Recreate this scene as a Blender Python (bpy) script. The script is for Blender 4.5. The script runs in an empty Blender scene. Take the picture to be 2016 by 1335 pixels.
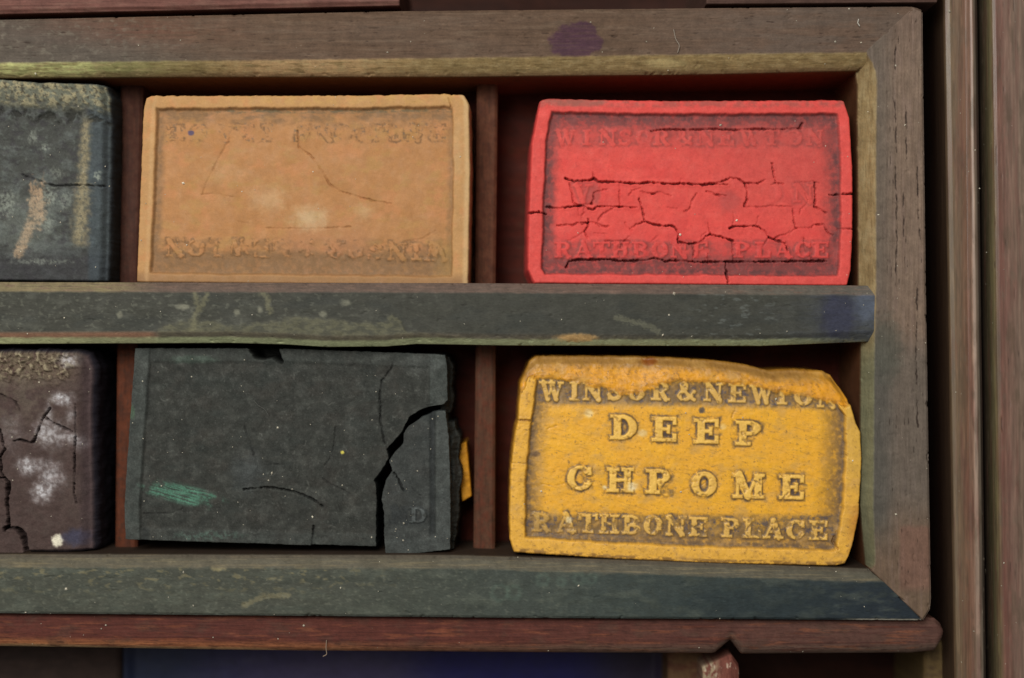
import bpy, math
import numpy as np
from mathutils import Vector, Matrix

# ------------------------------------------------------------------ camera, world, lamps, exposure
# one unit of the layout below is 1/1000 of a Blender unit; the tray's top lies at z = 0
K = 0.001
DC = 2500.0                      # camera height above the tray top, layout units
CX, CY = 1008.0, 667.5
S = bpy.context.scene
COL = S.collection
cam_d = bpy.data.cameras.new('camera')
cam = bpy.data.objects.new('camera', cam_d)
COL.objects.link(cam)
cam.location = (0, 0, DC * K)
cam_d.sensor_width = 36
cam_d.lens = 36 * DC / 2016.0
cam_d.clip_start = 0.01
cam_d.clip_end = 100
cam_d.dof.use_dof = True
cam_d.dof.focus_distance = (DC + 22) * K
cam_d.dof.aperture_fstop = 0.40
S.camera = cam
w = bpy.data.worlds.new('World')
S.world = w
w.use_nodes = True
w.node_tree.nodes['Background'].inputs[0].default_value = (1.0, 0.94, 0.86, 1)
w.node_tree.nodes['Background'].inputs[1].default_value = 0.15
def area(name, loc, target, sx, sy, power, color):
    d = bpy.data.lights.new(name, 'AREA')
    d.shape = 'RECTANGLE'; d.size = sx; d.size_y = sy; d.energy = power; d.color = color
    o = bpy.data.objects.new(name, d); COL.objects.link(o)
    o.location = loc
    o.rotation_euler = (Vector(target) - Vector(loc)).to_track_quat('-Z', 'Y').to_euler()
area('window_light', (-1.7, 2.5, 5.2), (0.1, 0, 0), 3.4, 3.4, 372, (1.0, 0.965, 0.90))
S.view_settings.view_transform = 'Standard'
S.view_settings.look = 'None'
S.view_settings.exposure = 0
S.view_settings.gamma = 1
S.cycles.use_denoising = True

# ------------------------------------------------------------------ numeric helpers
rng = np.random.default_rng(7)
def _hash(ix, iy, seed):
    h = (ix.astype(np.int64) * 374761393 + iy.astype(np.int64) * 668265263 + seed * 974634777) & 0xFFFFFFFF
    h = ((h ^ (h >> 13)) * 1274126177) & 0xFFFFFFFF
    h = (h ^ (h >> 16)) & 0xFFFFFF
    return h / float(0xFFFFFF)
def vn(x, y, seed=0):
    x = np.asarray(x, float); y = np.asarray(y, float)
    ix = np.floor(x); iy = np.floor(y); fx = x - ix; fy = y - iy
    ux = fx * fx * fx * (fx * (fx * 6 - 15) + 10); uy = fy * fy * fy * (fy * (fy * 6 - 15) + 10)
    def g(cx, cy, dx, dy):
        a = _hash(cx, cy, seed) * 6.2831853
        return np.cos(a) * dx + np.sin(a) * dy
    a = g(ix, iy, fx, fy); b = g(ix + 1, iy, fx - 1, fy); c = g(ix, iy + 1, fx, fy - 1); d = g(ix + 1, iy + 1, fx - 1, fy - 1)
    return 0.5 + 0.85 * ((a * (1 - ux) + b * ux) * (1 - uy) + (c * (1 - ux) + d * ux) * uy)
def fbm(x, y, seed=0, octs=4):
    x = np.asarray(x, float); y = np.asarray(y, float)
    s = 0; a = 0.5; t = 0
    for k in range(octs):
        s = s + a * vn(x * 2.03 ** k + 17.3 * k + .37 * seed, y * 2.03 ** k - 9.1 * k + .71 * seed, seed + 31 * k); t += a; a *= 0.58
    return s / t
def blur(A, r):
    for ax in (0, 1):
        for _ in range(2):
            p = np.pad(A, [(r + 1, r) if q == ax else (0, 0) for q in (0, 1)], mode='edge'); c = np.cumsum(p, ax)
            A = (np.take(c, np.arange(2 * r + 1, c.shape[ax]), ax) - np.take(c, np.arange(0, c.shape[ax] - 2 * r - 1), ax)) / (2 * r + 1)
    return A
def ss(a, b, x):
    t = np.clip((x - a) / (b - a), 0, 1); return t * t * (3 - 2 * t)
def pl(*pts):
    p = sorted(pts); xs = [q[0] for q in p]; ys = [q[1] for q in p]
    return lambda x: np.interp(x, xs, ys)
def cst(v): return lambda x: np.zeros_like(np.asarray(x, float)) + v
def rgb(*c): return np.array(c, float)
def mix(col, m, c):
    m = np.clip(m, 0, 1)[..., None]
    return col * (1 - m) + np.asarray(c, float) * m
def lin(c):
    c = np.clip(c, 0, 255) / 255.0
    return np.where(c <= 0.04045, c / 12.92, ((c + 0.055) / 1.055) ** 2.4)
def blob(X, Y, cx, cy, rx, ry, seed=0, rag=0.35, soft=0.35, ns=14.0):
    d = np.sqrt(((X - cx) / rx) ** 2 + ((Y - cy) / ry) ** 2) + rag * 2 * (fbm(X / ns, Y / ns, seed) - 0.5)
    return 1 - ss(1 - soft, 1 + soft, d)
def line_dist(X, Y, pts, wig=2.2, seed=3, ns=7.0):
    D = np.full(X.shape, 1e3)
    Xw = X + wig * 2 * (fbm(X / ns, Y / ns, seed, 3) - 0.5); Yw = Y + wig * 2 * (fbm(X / ns + 50, Y / ns, seed + 1, 3) - 0.5)
    for (x0, y0), (x1, y1) in zip(pts[:-1], pts[1:]):
        m = (X > min(x0, x1) - 14) & (X < max(x0, x1) + 14) & (Y > min(y0, y1) - 14) & (Y < max(y0, y1) + 14)
        if not m.any(): continue
        px = Xw[m] - x0; py = Yw[m] - y0; dx = x1 - x0; dy = y1 - y0
        t = np.clip((px * dx + py * dy) / (dx * dx + dy * dy + 1e-9), 0, 1)
        D[m] = np.minimum(D[m], np.hypot(px - t * dx, py - t * dy))
    return D

# ------------------------------------------------------------------ serif lettering as distance fields
def B(x0, y0, x1, y1): return ('b', x0, y0, x1, y1)
def L(x0, y0, x1, y1, h): return ('l', x0, y0, x1, y1, h)
def bowl(cx, cy, rx, ry, ix, iy, clip): return ('r', cx, cy, rx, ry, ix, iy, clip)
def poly(pts, h): return [L(a[0], a[1], b[0], b[1], h) for a, b in zip(pts[:-1], pts[1:])]
T = 0.11
GL = {
 'D': (1.1, [B(.15,0,.42,1), B(0,0,.6,T), B(0,1-T,.6,1), bowl(.45,.5,.63,.5,.34,.38,'R')]),
 'E': (1.02, [B(.14,0,.42,1), B(0,0,1,T), B(0,1-T,1,1), B(.87,0,1,.3), B(.87,.7,1,1), B(.42,.45,.72,.55), B(.64,.34,.74,.66)]),
 'F': (1.0, [B(.14,0,.42,1), B(0,0,1,T), B(0,1-T,.58,1), B(.87,0,1,.3), B(.42,.45,.72,.55)]),
 'P': (1.02, [B(.15,0,.42,1), B(0,0,.6,T), B(0,1-T,.6,1), bowl(.5,.29,.5,.29,.22,.17,'R')]),
 'R': (1.1, [B(.15,0,.42,1), B(0,0,.6,T), B(0,1-T,.58,1), bowl(.5,.28,.46,.28,.2,.17,'R'), L(.58,.52,.86,.96,.12), B(.74,1-T,1.08,1)]),
 'B': (1.04, [B(.15,0,.42,1), B(0,0,.6,T), B(0,1-T,.6,1), bowl(.5,.27,.44,.27,.2,.16,'R'), bowl(.5,.74,.52,.27,.25,.16,'R')]),
 'C': (1.04, [bowl(.52,.5,.52,.5,.24,.4,'C'), B(.86,.06,.98,.36), B(.84,.62,.93,.8)]),
 'O': (1.04, [bowl(.52,.5,.52,.5,.22,.38,'')]),
 'H': (1.1, [B(.12,0,.37,1), B(.73,0,.98,1), B(0,0,.49,T), B(0,1-T,.49,1), B(.61,0,1.1,T), B(.61,1-T,1.1,1), B(.37,.45,.73,.55)]),
 'M': (1.3, [B(.13,0,.23,1), B(.92,0,1.18,1), L(.24,.02,.62,.93,.13), L(.62,.93,1.0,.02,.055), B(0,0,.36,T), B(0,1-T,.38,1), B(.8,1-T,1.3,1), B(.9,0,1.3,T)]),
 'N': (1.12, [B(.14,0,.24,1), B(.88,0,.98,1), L(.2,.04,.92,.96,.14), B(0,0,.36,T), B(0,1-T,.4,1), B(.72,0,1.12,T)]),
 'W': (1.4, [L(.2,.03,.5,.95,.12), L(.5,.95,.72,.2,.05), L(.68,.03,.98,.95,.12), L(.98,.95,1.22,.03,.05), B(0,0,.44,T), B(.5,0,.9,T), B(1.05,0,1.4,T)]),
 'I': (.58, [B(.15,0,.43,1), B(0,0,.58,T), B(0,1-T,.58,1)]),
 'T': (1.06, [B(.4,0,.67,1), B(0,0,1.06,T), B(0,0,.11,.32), B(.95,0,1.06,.32), B(.25,1-T,.82,1)]),
 'A': (1.16, [L(.18,.96,.54,.05,.055), L(.56,.05,.92,.96,.14), B(.3,.6,.74,.7), B(0,1-T,.4,1), B(.66,1-T,1.16,1)]),
 'L': (1.0, [B(.14,0,.42,1), B(0,0,.58,T), B(0,1-T,1,1), B(.87,.6,1,1)]),
 'V': (1.1, [L(.2,.03,.55,.95,.14), L(.55,.95,.88,.03,.055), B(0,0,.48,T), B(.68,0,1.1,T)]),
 'S': (.88, poly([(.74,.28),(.66,.12),(.42,.07),(.2,.14),(.18,.3),(.42,.46),(.64,.58),(.7,.76),(.56,.9),(.34,.93),(.16,.84),(.1,.7)], .1) + [B(.72,.02,.82,.34), B(.04,.66,.14,.98)]),
 '&': (1.1, poly([(1.0,.5),(.8,.8),(.55,.93),(.28,.93),(.1,.74),(.26,.54),(.52,.36),(.54,.14),(.4,.07),(.26,.16),(.3,.34),(.6,.66),(1.0,.94)], .09)),
}
def letter(X, Y, ch, cx, cy, h, rot=0.0, wide=1.0):
    """signed distance (layout units, negative inside) to one letter centred at cx, cy"""
    D = np.full(X.shape, 1e3)
    wd, prims = GL[ch]
    m = (np.abs(X - cx) < h * 1.1 + 12) & (np.abs(Y - cy) < h * 0.9 + 12)
    if not m.any(): return D
    c, s = math.cos(rot), math.sin(rot)
    dx = X[m] - cx; dy = Y[m] - cy
    x = (c * dx + s * dy) / h / wide + wd / 2; y = (-s * dx + c * dy) / h + .5
    d = np.full(x.shape, 1e3)
    for p in prims:
        if p[0] == 'b':
            q = np.maximum(np.maximum(p[1] - x, x - p[3]), np.maximum(p[2] - y, y - p[4]))
        elif p[0] == 'l':
            ux = p[3] - p[1]; uy = p[4] - p[2]; n = math.hypot(ux, uy)
            a = ((x - p[1]) * ux + (y - p[2]) * uy) / n; b = np.abs((x - p[1]) * -uy + (y - p[2]) * ux) / n
            e = np.maximum(np.maximum(-a, a - n), 0)
            q = np.hypot(b, e) - p[5]
        else:
            _, ax, ay, rx, ry, ix, iy, cl = p
            o = (np.hypot((x - ax) / rx, (y - ay) / ry) - 1) * min(rx, ry)
            i = (1 - np.hypot((x - ax) / ix, (y - ay) / iy)) * min(ix, iy)
            q = np.maximum(o, i)
            if cl == 'R': q = np.maximum(q, ax - .06 - x)
            if cl == 'C': q = np.maximum(q, np.minimum(x - .62, .2 - np.abs(y - .5)))
        d = np.minimum(d, q)
    D[m] = d * h
    return D
def poly_mask(X, Y, pts):
    ins = np.zeros(X.shape, bool)
    for (x0, y0), (x1, y1) in zip(pts, pts[1:] + pts[:1]):
        if y0 == y1: continue
        ins ^= ((Y > min(y0, y1)) & (Y <= max(y0, y1)) & (X < x0 + (Y - y0) * (x1 - x0) / (y1 - y0)))
    return blur(ins.astype(float), 1)
def text(X, Y, items, h, rot=0.0, wig=1.2, seed=5, wide=1.0):
    Xw = X + wig * 2 * (fbm(X / 8, Y / 8, seed, 3) - .5); Yw = Y + wig * 2 * (fbm(X / 8 + 40, Y / 8, seed, 3) - .5)
    D = np.full(X.shape, 1e3)
    for ch, cx, cy in items: D = np.minimum(D, letter(Xw, Yw, ch, cx, cy, h, rot, wide))
    return D

# ------------------------------------------------------------------ mesh helpers
def to_world(X, Y, zref, z):
    f = (DC - zref) / DC
    return np.stack([(X - CX) * f * K, -(Y - CY) * f * K, (np.zeros_like(X) + z) * K], -1)
def make_mesh(name, V, F4, C, mat, parent=None, ngons=(), smooth=True, origin=None):
    me = bpy.data.meshes.new(name)
    nq = len(F4)
    loops = np.concatenate([np.asarray(F4, np.int32).ravel()] + [np.asarray(g, np.int32) for g in ngons]) if ngons else np.asarray(F4, np.int32).ravel()
    starts = list(np.arange(nq) * 4); cur = nq * 4
    for g in ngons: starts.append(cur); cur += len(g)
    me.vertices.add(len(V)); me.vertices.foreach_set('co', np.asarray(V, np.float32).ravel())
    me.loops.add(len(loops)); me.loops.foreach_set('vertex_index', loops)
    me.polygons.add(len(starts)); me.polygons.foreach_set('loop_start', np.array(starts, np.int32))
    me.update(calc_edges=True); me.validate()
    me.polygons.foreach_set('use_smooth', np.full(len(me.polygons), smooth))
    a = me.attributes.new('pigment', 'FLOAT_COLOR', 'POINT')
    a.data.foreach_set('color', np.concatenate([lin(C), np.ones((len(C), 1))], 1).astype(np.float32).ravel())
    me.materials.append(mat)
    o = bpy.data.objects.new(name, me); COL.objects.link(o)
    if parent is not None: o.parent = parent
    return o
def hgrid(x0, x1, yt, yb, step=1.6, stepv=None):
    """x0, x1: functions of v; yt, yb: functions of X."""
    vv = np.linspace(0, 1, 200)
    wmax = (x1(vv) - x0(vv)).max(); xs = np.linspace(x0(vv).min(), x1(vv).max(), 300)
    hmax = (yb(xs) - yt(xs)).max()
    nu = max(3, int(wmax / step) + 1); nv = max(3, int(hmax / (stepv or step)) + 1)
    v = np.linspace(0, 1, nv)[:, None]; u = np.linspace(0, 1, nu)[None, :]
    X = x0(v) * (1 - u) + x1(v) * u
    Y = yt(X) * (1 - v) + yb(X) * v
    U = np.broadcast_to(u, X.shape); V = np.broadcast_to(v, X.shape)
    wd = (x1(v) - x0(v)); ht = yb(X) - yt(X)
    return X, Y, U * wd, (1 - U) * wd, V * ht, (1 - V) * ht     # X, Y, dL, dR, dT, dB
def vgrid(xl, xr, y0, y1, step=1.6, stepu=None):
    """xl, xr: functions of Y; y0, y1: functions of u."""
    uu = np.linspace(0, 1, 100); L_ = (y1(uu) - y0(uu)).max(); ys = np.linspace(y0(uu).min(), y1(uu).max(), 300)
    nv = max(3, int(L_ / step) + 1); nu = max(3, int((xr(ys) - xl(ys)).max() / (stepu or step)) + 1)
    v = np.linspace(0, 1, nv)[:, None]; u = np.linspace(0, 1, nu)[None, :]
    Y = y0(u) * (1 - v) + y1(u) * v
    X = xl(Y) * (1 - u) + xr(Y) * u
    U = np.broadcast_to(u, X.shape); V = np.broadcast_to(v, X.shape)
    wd = xr(Y) - xl(Y); ht = y1(u) - y0(u)
    return X, Y, U * wd, (1 - U) * wd, V * ht, (1 - V) * ht
TOPS = []
def slab(name, X, Y, H, col, zref, mat, parent=None, rings=((1.5, -1), (3, -4), (4, -10), (6, -160)), side=None, side_mix=0.5, cap=True, dust=0.0, rough_sides=0.0, seed=1, mottle=0.10):
    """a solid: the gridded top surface plus rounded sides that drop from its border"""
    nv, nu = X.shape
    if mottle:
        a_, b_ = fbm(X / 7, Y / 7, seed + 401, 3), fbm(X / 24, Y / 22, seed + 402, 4)
        c_, d_ = fbm(X / 15, Y / 15, seed + 403, 3), rng.normal(0, 1, X.shape)
        tone = 1 + mottle * (1.0 * (a_ - .5) + 2.4 * (b_ - .5) + .3 * d_)
        col = col * tone[..., None]
        H = H + .35 * (a_ - .5)
    P = to_world(X, Y, zref, zref + H).reshape(-1, 3); C = col.reshape(-1, 3)
    if dust: TOPS.append((P.copy(), dust))
    idx = np.arange(nv * nu).reshape(nv, nu)
    F = np.stack([idx[:-1, :-1], idx[1:, :-1], idx[1:, 1:], idx[:-1, 1:]], -1).reshape(-1, 4)
    loop = np.concatenate([idx[0, :-1], idx[:-1, -1], idx[-1, :0:-1], idx[:0:-1, 0]])
    b = P[loop]; nxt = np.roll(b, -3, 0) - np.roll(b, 3, 0)
    nrm = np.stack([-nxt[:, 1], nxt[:, 0]], -1); nrm /= np.linalg.norm(nrm, axis=1, keepdims=True) + 1e-9
    for _ in range(2): nrm = nrm + np.roll(nrm, 1, 0) + np.roll(nrm, -1, 0); nrm /= np.linalg.norm(nrm, axis=1, keepdims=True) + 1e-9
    Vs = [P]; Cs = [C]; Fs = [F]; prev = loop; base = len(P)
    arc = np.concatenate([[0], np.cumsum(np.linalg.norm(np.diff(b[:, :2], axis=0), axis=1))]) / K
    zb = zref * K
    dense = []
    last = (0.0, 0.0)
    for o_, dz in rings:                          # long drops get intermediate rings so the sides can be uneven
        n = max(1, int(abs(dz - last[1]) / 14))
        for k in range(1, n + 1):
            t = k / n; dense.append((last[0] + (o_ - last[0]) * t, last[1] + (dz - last[1]) * t, dz))
        last = (o_, dz)
    zend = rings[-1][1]
    for o_, dz, _ in dense:
        r = b.copy()
        wob = rough_sides * 2 * (fbm(arc / 34, np.full_like(arc, dz / 26.0), seed + 5, 4) - .5)
        r[:, :2] += nrm * ((o_ + wob * min(1, abs(dz) / 12))[:, None] if rough_sides else o_) * K
        f = dz / zend
        r[:, 2] = b[:, 2] * (1 - f) + (zb + zend * K) * f if abs(dz) > 6 else b[:, 2] + dz * K
        n0 = base; base += len(r)
        Vs.append(r)
        cc = C[loop]
        if side is not None:
            m = side_mix * min(1, abs(dz) / 8)
            sc = np.asarray(side, float) * (0.86 + 0.28 * fbm(arc / 22, np.full_like(arc, dz / 14.0), seed + 9))[:, None]
            cc = cc * (1 - m) + sc * m
        Cs.append(cc)
        cur = np.arange(n0, n0 + len(r))
        Fs.append(np.stack([prev, np.roll(prev, -1), np.roll(cur, -1), cur], -1)); prev = cur
    return make_mesh(name, np.concatenate(Vs), np.concatenate(Fs), np.concatenate(Cs), mat, parent, ngons=[prev[::-1]] if cap else ())

# ------------------------------------------------------------------ materials
def pigment_mat(name, rough, bump=0.25, scale=260.0, spec=0.3, var=0.16, coat=0.0, stretch=(1, 1, 1), rough_var=0.12):
    m = bpy.data.materials.new(name); m.use_nodes = True
    nt = m.node_tree; N = nt.nodes; Lk = nt.links
    p = N['Principled BSDF']
    at = N.new('ShaderNodeAttribute'); at.attribute_name = 'pigment'
    tc = N.new('ShaderNodeTexCoord'); mp = N.new('ShaderNodeMapping'); mp.inputs['Scale'].default_value = stretch
    Lk.new(tc.outputs['Object'], mp.inputs['Vector'])
    n1 = N.new('ShaderNodeTexNoise'); n1.inputs['Scale'].default_value = scale; n1.inputs['Detail'].default_value = 4; n1.inputs['Roughness'].default_value = 0.65
    Lk.new(mp.outputs[0], n1.inputs['Vector'])
    mr = N.new('ShaderNodeMapRange'); mr.inputs['From Min'].default_value = 0.25; mr.inputs['From Max'].default_value = 0.75
    mr.inputs['To Min'].default_value = 1 - var; mr.inputs['To Max'].default_value = 1 + var
    Lk.new(n1.outputs['Fac'], mr.inputs['Value'])
    mx = N.new('ShaderNodeVectorMath'); mx.operation = 'SCALE'
    Lk.new(at.outputs['Color'], mx.inputs[0]); Lk.new(mr.outputs[0], mx.inputs['Scale'])
    Lk.new(mx.outputs[0], p.inputs['Base Color'])
    n2 = N.new('ShaderNodeTexNoise'); n2.inputs['Scale'].default_value = scale * 0.12; n2.inputs['Detail'].default_value = 5
    Lk.new(mp.outputs[0], n2.inputs['Vector'])
    rr = N.new('ShaderNodeMapRange'); rr.inputs['From Min'].default_value = 0.3; rr.inputs['From Max'].default_value = 0.7
    rr.inputs['To Min'].default_value = max(0.05, rough - rough_var); rr.inputs['To Max'].default_value = min(1, rough + rough_var)
    Lk.new(n2.outputs['Fac'], rr.inputs['Value']); Lk.new(rr.outputs[0], p.inputs['Roughness'])
    p.inputs['Specular IOR Level'].default_value = spec
    bp = N.new('ShaderNodeBump'); bp.inputs['Strength'].default_value = bump; bp.inputs['Distance'].default_value = 0.004
    Lk.new(n1.outputs['Fac'], bp.inputs['Height']); Lk.new(bp.outputs[0], p.inputs['Normal'])
    return m
M_CAKE = pigment_mat('pressed_pigment', 0.68, bump=0.13, scale=430, spec=0.28, var=0.07)
M_GLAZED = pigment_mat('waxy_pigment', 0.5, bump=0.10, scale=420, spec=0.38, var=0.06)
M_DARK = pigment_mat('dark_pigment', 0.8, bump=0.30, scale=430, spec=0.2, var=0.22)
M_WOODX = pigment_mat('wood_grain_across', 0.7, bump=0.22, scale=240, spec=0.14, var=0.14, stretch=(0.10, 1, 1))
M_WOODY = pigment_mat('wood_grain_along', 0.7, bump=0.22, scale=240, spec=0.14, var=0.14, stretch=(1, 0.10, 1))
M_RAIL = pigment_mat('paint_stained_wood', 0.72, bump=0.25, scale=260, spec=0.2, var=0.12, stretch=(0.45, 1, 1))
M_POLISH = pigment_mat('polished_wood', 0.42, bump=0.12, scale=240, spec=0.4, var=0.14, stretch=(1, 0.08, 1))
M_DUST = pigment_mat('dust_grain', 0.9, bump=0.0, scale=50, spec=0.2, var=0.05)

def thing(name, label, cat, loc=(0, 0, 0)):
    o = bpy.data.objects.new(name, None); COL.objects.link(o); o.empty_display_size = 0.05
    o['label'] = label; o['category'] = cat
    return o
def tag(o, label, cat, group=None):
    o['label'] = label; o['category'] = cat
    if group: o['group'] = group
    return o
FLOOR = -205.0

# ================================================================== THE BOX
box = thing('wooden_box', 'old reddish brown wooden paint box around the tray, with moulded right edge', 'box')

# right side: moulded wall swept along y from a cross section (x at top of photo, x at bottom, height)
def wx(px, z): return CX + (px - CX) * (DC - z) / DC          # layout x of a point seen at px
secs = []      # (x_top, x_bottom, z, colour); shade of gap and groove is painted into the colours
def sec(p0, p1, z, c): secs.append((wx(p0, z), wx(p1, z), z, rgb(*c)))
lx0, lx1 = wx(1858, -44), wx(1880, -44)
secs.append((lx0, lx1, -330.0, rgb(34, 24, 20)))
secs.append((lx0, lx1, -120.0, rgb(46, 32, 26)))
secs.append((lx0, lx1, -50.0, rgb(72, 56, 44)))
sec(1860, 1883, -44, (104, 88, 70)); sec(1870, 1890, -41, (112, 94, 76)); sec(1888, 1900, -40, (110, 88, 73)); sec(1900, 1912, -40, (116, 86, 72))
sec(1905, 1917, -37, (124, 96, 84)); sec(1909, 1923, -31, (154, 130, 119)); sec(1914, 1930, -29, (144, 126, 116)); sec(1919, 1936, -33, (108, 99, 91)); sec(1924, 1941, -44, (60, 52, 48))  # the ridge's highlight is partly painted into its pale colours
gx0, gx1 = wx(1947, 2) , wx(1966, 2)
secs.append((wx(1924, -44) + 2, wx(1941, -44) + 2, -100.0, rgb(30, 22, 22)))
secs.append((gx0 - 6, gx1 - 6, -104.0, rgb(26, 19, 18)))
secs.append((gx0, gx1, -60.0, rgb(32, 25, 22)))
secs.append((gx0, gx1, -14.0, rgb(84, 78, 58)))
sec(1948, 1967, 0, (108, 100, 74)); sec(1953, 1972, 5, (104, 88, 68)); sec(1960, 1980, 7, (108, 76, 68)); sec(1978, 1998, 8, (120, 95, 87)); sec(2004, 2024, 8, (120, 102, 92)); sec(2060, 2080, 8, (108, 92, 84))
secs.append((wx(2130, 8), wx(2150, 8), 8, rgb(92, 78, 70)))
def build_wall():
    arr0 = np.array([[a, c] for a, b_, c, d in secs]); arr1 = np.array([[b_, c] for a, b_, c, d in secs]); cols = np.array([d for *_, d in secs])
    seg = np.concatenate([[0], np.cumsum(np.hypot(*np.diff(arr0, axis=0).T))])
    t = np.unique(np.concatenate([np.arange(0, seg[-1], 2.2), seg]))
    x0 = np.interp(t, seg, arr0[:, 0]); x1 = np.interp(t, seg, arr1[:, 0]); z = np.interp(t, seg, arr0[:, 1])
    C = np.stack([np.interp(t, seg, cols[:, k]) for k in range(3)], -1)
    ys = np.arange(-60, 1420, 3.0)
    f = ((ys + 0) / 1335.0)[:, None]
    X = x0[None] * (1 - f) + x1[None] * f; Yy = np.broadcast_to(ys[:, None], X.shape); Z = np.broadcast_to(z[None], X.shape).copy()
    TT = np.broadcast_to(t[None], X.shape)
    col = np.broadcast_to(C[None], X.shape + (3,)).copy()
    gr = fbm(TT / 4.5, Yy / 150, 21, 4)
    col *= (0.72 + 0.56 * gr)[..., None] * np.array([1.0, .99, .95]); scr = ss(.66, .74, fbm(TT / 2.2, Yy / 240, 446, 3)) * (Z > -45); col = mix(col, scr * .2, (70, 56, 48)); sc2 = ss(.68, .76, fbm(TT / 2.4, Yy / 120, 447, 3)) * (Z > -45); col = mix(col, sc2 * .2, (150, 136, 120)); grm = ss(.52, .7, fbm(TT / 20, Yy / 90, 448, 5)) * (Z > -45); col = mix(col, grm * .4, (82, 70, 56))
    rimx = Z > -1
    pore = .6 * ss(0.72, 0.84, fbm(TT / 3.2, Yy / 70, 33, 3)) * rimx
    col = mix(col, pore * .8, (48, 38, 34)); Z = Z - pore * 1.5
    redn = ss(.5, .68, fbm(TT / 14, Yy / 220, 41, 3))
    col = mix(col, redn * .25 * (Z > -45), (106, 62, 56))
    smear = ss(.56, .75, fbm(TT / 10, Yy / 40, 52, 4)) * (Z > -45)
    col = mix(col, smear * .35, (104, 92, 78))
    # crumbs of dried paint in the groove
    inn = (Z < -55) & (TT > 300)
    crumb = ss(.66, .76, fbm(TT / 9, Yy / 13, 61, 4)) * ss(.4, .6, fbm(TT / 30, Yy / 60, 62, 3)) * ss(900, 1100, Yy) * (Z < -8) * (X > wx(1925, -50))
    col = mix(col, crumb * .7, (92, 84, 66)); Z = Z + crumb * 4
    # the layout is in floor plan units already, no further projection
    P = np.stack([(X - CX) * K, -(Yy - CY) * K, Z * K], -1)
    nv, nu = X.shape
    idx = np.arange(nv * nu).reshape(nv, nu)
    F = np.stack([idx[:-1, :-1], idx[1:, :-1], idx[1:, 1:], idx[:-1, 1:]], -1).reshape(-1, 4)
    TOPS.append((P[:, np.where(z > -45)[0]].reshape(-1, 3), 34))
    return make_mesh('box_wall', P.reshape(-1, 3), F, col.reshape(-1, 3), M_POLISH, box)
build_wall()

# ledge under the tray, rounded towards the lower compartments, notched for the partition
yb_l = pl((-520, 1268), (0, 1279), (500, 1287), (1000, 1291), (1404, 1293), (1412, 1291), (1440, 1267), (1444, 1268), (1464, 1294), (1800, 1292), (1845, 1288), (1862, 1268))
yt_l = pl((-520, 1196), (0, 1206), (1000, 1214), (1820, 1216), (1842, 1219), (1862, 1236))
X, Y, dL, dR, dT, dB = hgrid(cst(-520), pl((0, 1858), (.3, 1862), (.8, 1861), (1, 1855)), yt_l, yb_l, 2.2, 1.5)
g = fbm(X / 190, Y / 5, 71, 4); gg = fbm(X / 60, Y / 30, 72, 4)
col = np.zeros(X.shape + (3,)) + rgb(92, 52, 45)
lo = ss(30, 12, dB)  # worn tones of the rounding, lightened to replace light it misses
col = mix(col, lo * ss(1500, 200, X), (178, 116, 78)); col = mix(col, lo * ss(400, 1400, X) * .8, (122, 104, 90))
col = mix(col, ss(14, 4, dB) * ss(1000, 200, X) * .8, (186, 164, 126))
col = mix(col, ss(900, 1750, X) * .55, (94, 78, 70))
col = mix(col, ss(.52, .72, gg) * .4, (84, 66, 56)); col = mix(col, ss(.55, .7, fbm(X / 90, Y / 8, 75, 4)) * .5, (140, 84, 58))
col = mix(col, ss(.52, .7, g) * .45, (70, 38, 36)); col = mix(col, ss(.6, .72, fbm(X / 30, Y / 3, 77, 3)) * .45, (62, 40, 36))
rr = np.clip(1 - dB / 34, 0, 1); re = np.clip(1 - dR / 20, 0, 1)
H = -34 * (1 - np.sqrt(np.clip(1 - rr ** 2, 0, 1))) - 14 * (1 - np.sqrt(np.clip(1 - re ** 2, 0, 1))) - 6 * ss(10, 0, dT) + 1.2 * (g - .5)
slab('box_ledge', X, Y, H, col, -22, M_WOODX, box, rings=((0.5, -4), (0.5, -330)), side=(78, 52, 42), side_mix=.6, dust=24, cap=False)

# boards along the top edge
X, Y, dL, dR, dT, dB = hgrid(cst(-520), cst(786), cst(-70), pl((-520, 38), (0, 26), (786, 9)), 2.6, 1.8)
g = fbm(X / 170, Y / 4, 81, 4)
col = np.zeros(X.shape + (3,)) + rgb(112, 76, 68); col = mix(col, ss(.45, .7, g) * .6, (80, 52, 46)); col = mix(col, ss(.5, .7, fbm(X / 60, Y / 12, 83)) * .4, (124, 96, 84))
slab('top_board', X, Y, -5 * ss(8, 0, dB) + (g - .5), col, 2, M_WOODX, box, rings=((0.5, -3), (0.5, -300)), side=(60, 40, 34), cap=False)
X, Y, dL, dR, dT, dB = hgrid(cst(1392), cst(1846), cst(-70), pl((1392, 6), (1846, 3)), 2.6, 1.8)
g = fbm(X / 150, Y / 4, 85, 4)
col = np.zeros(X.shape + (3,)) + rgb(96, 74, 66); col = mix(col, ss(.45, .7, g) * .6, (72, 54, 48))
slab('top_board', X, Y, -4 * ss(8, 0, dB) + (g - .5), col, 2, M_WOODX, box, rings=((0.5, -3), (0.5, -300)), side=(60, 42, 36), cap=False)

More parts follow.
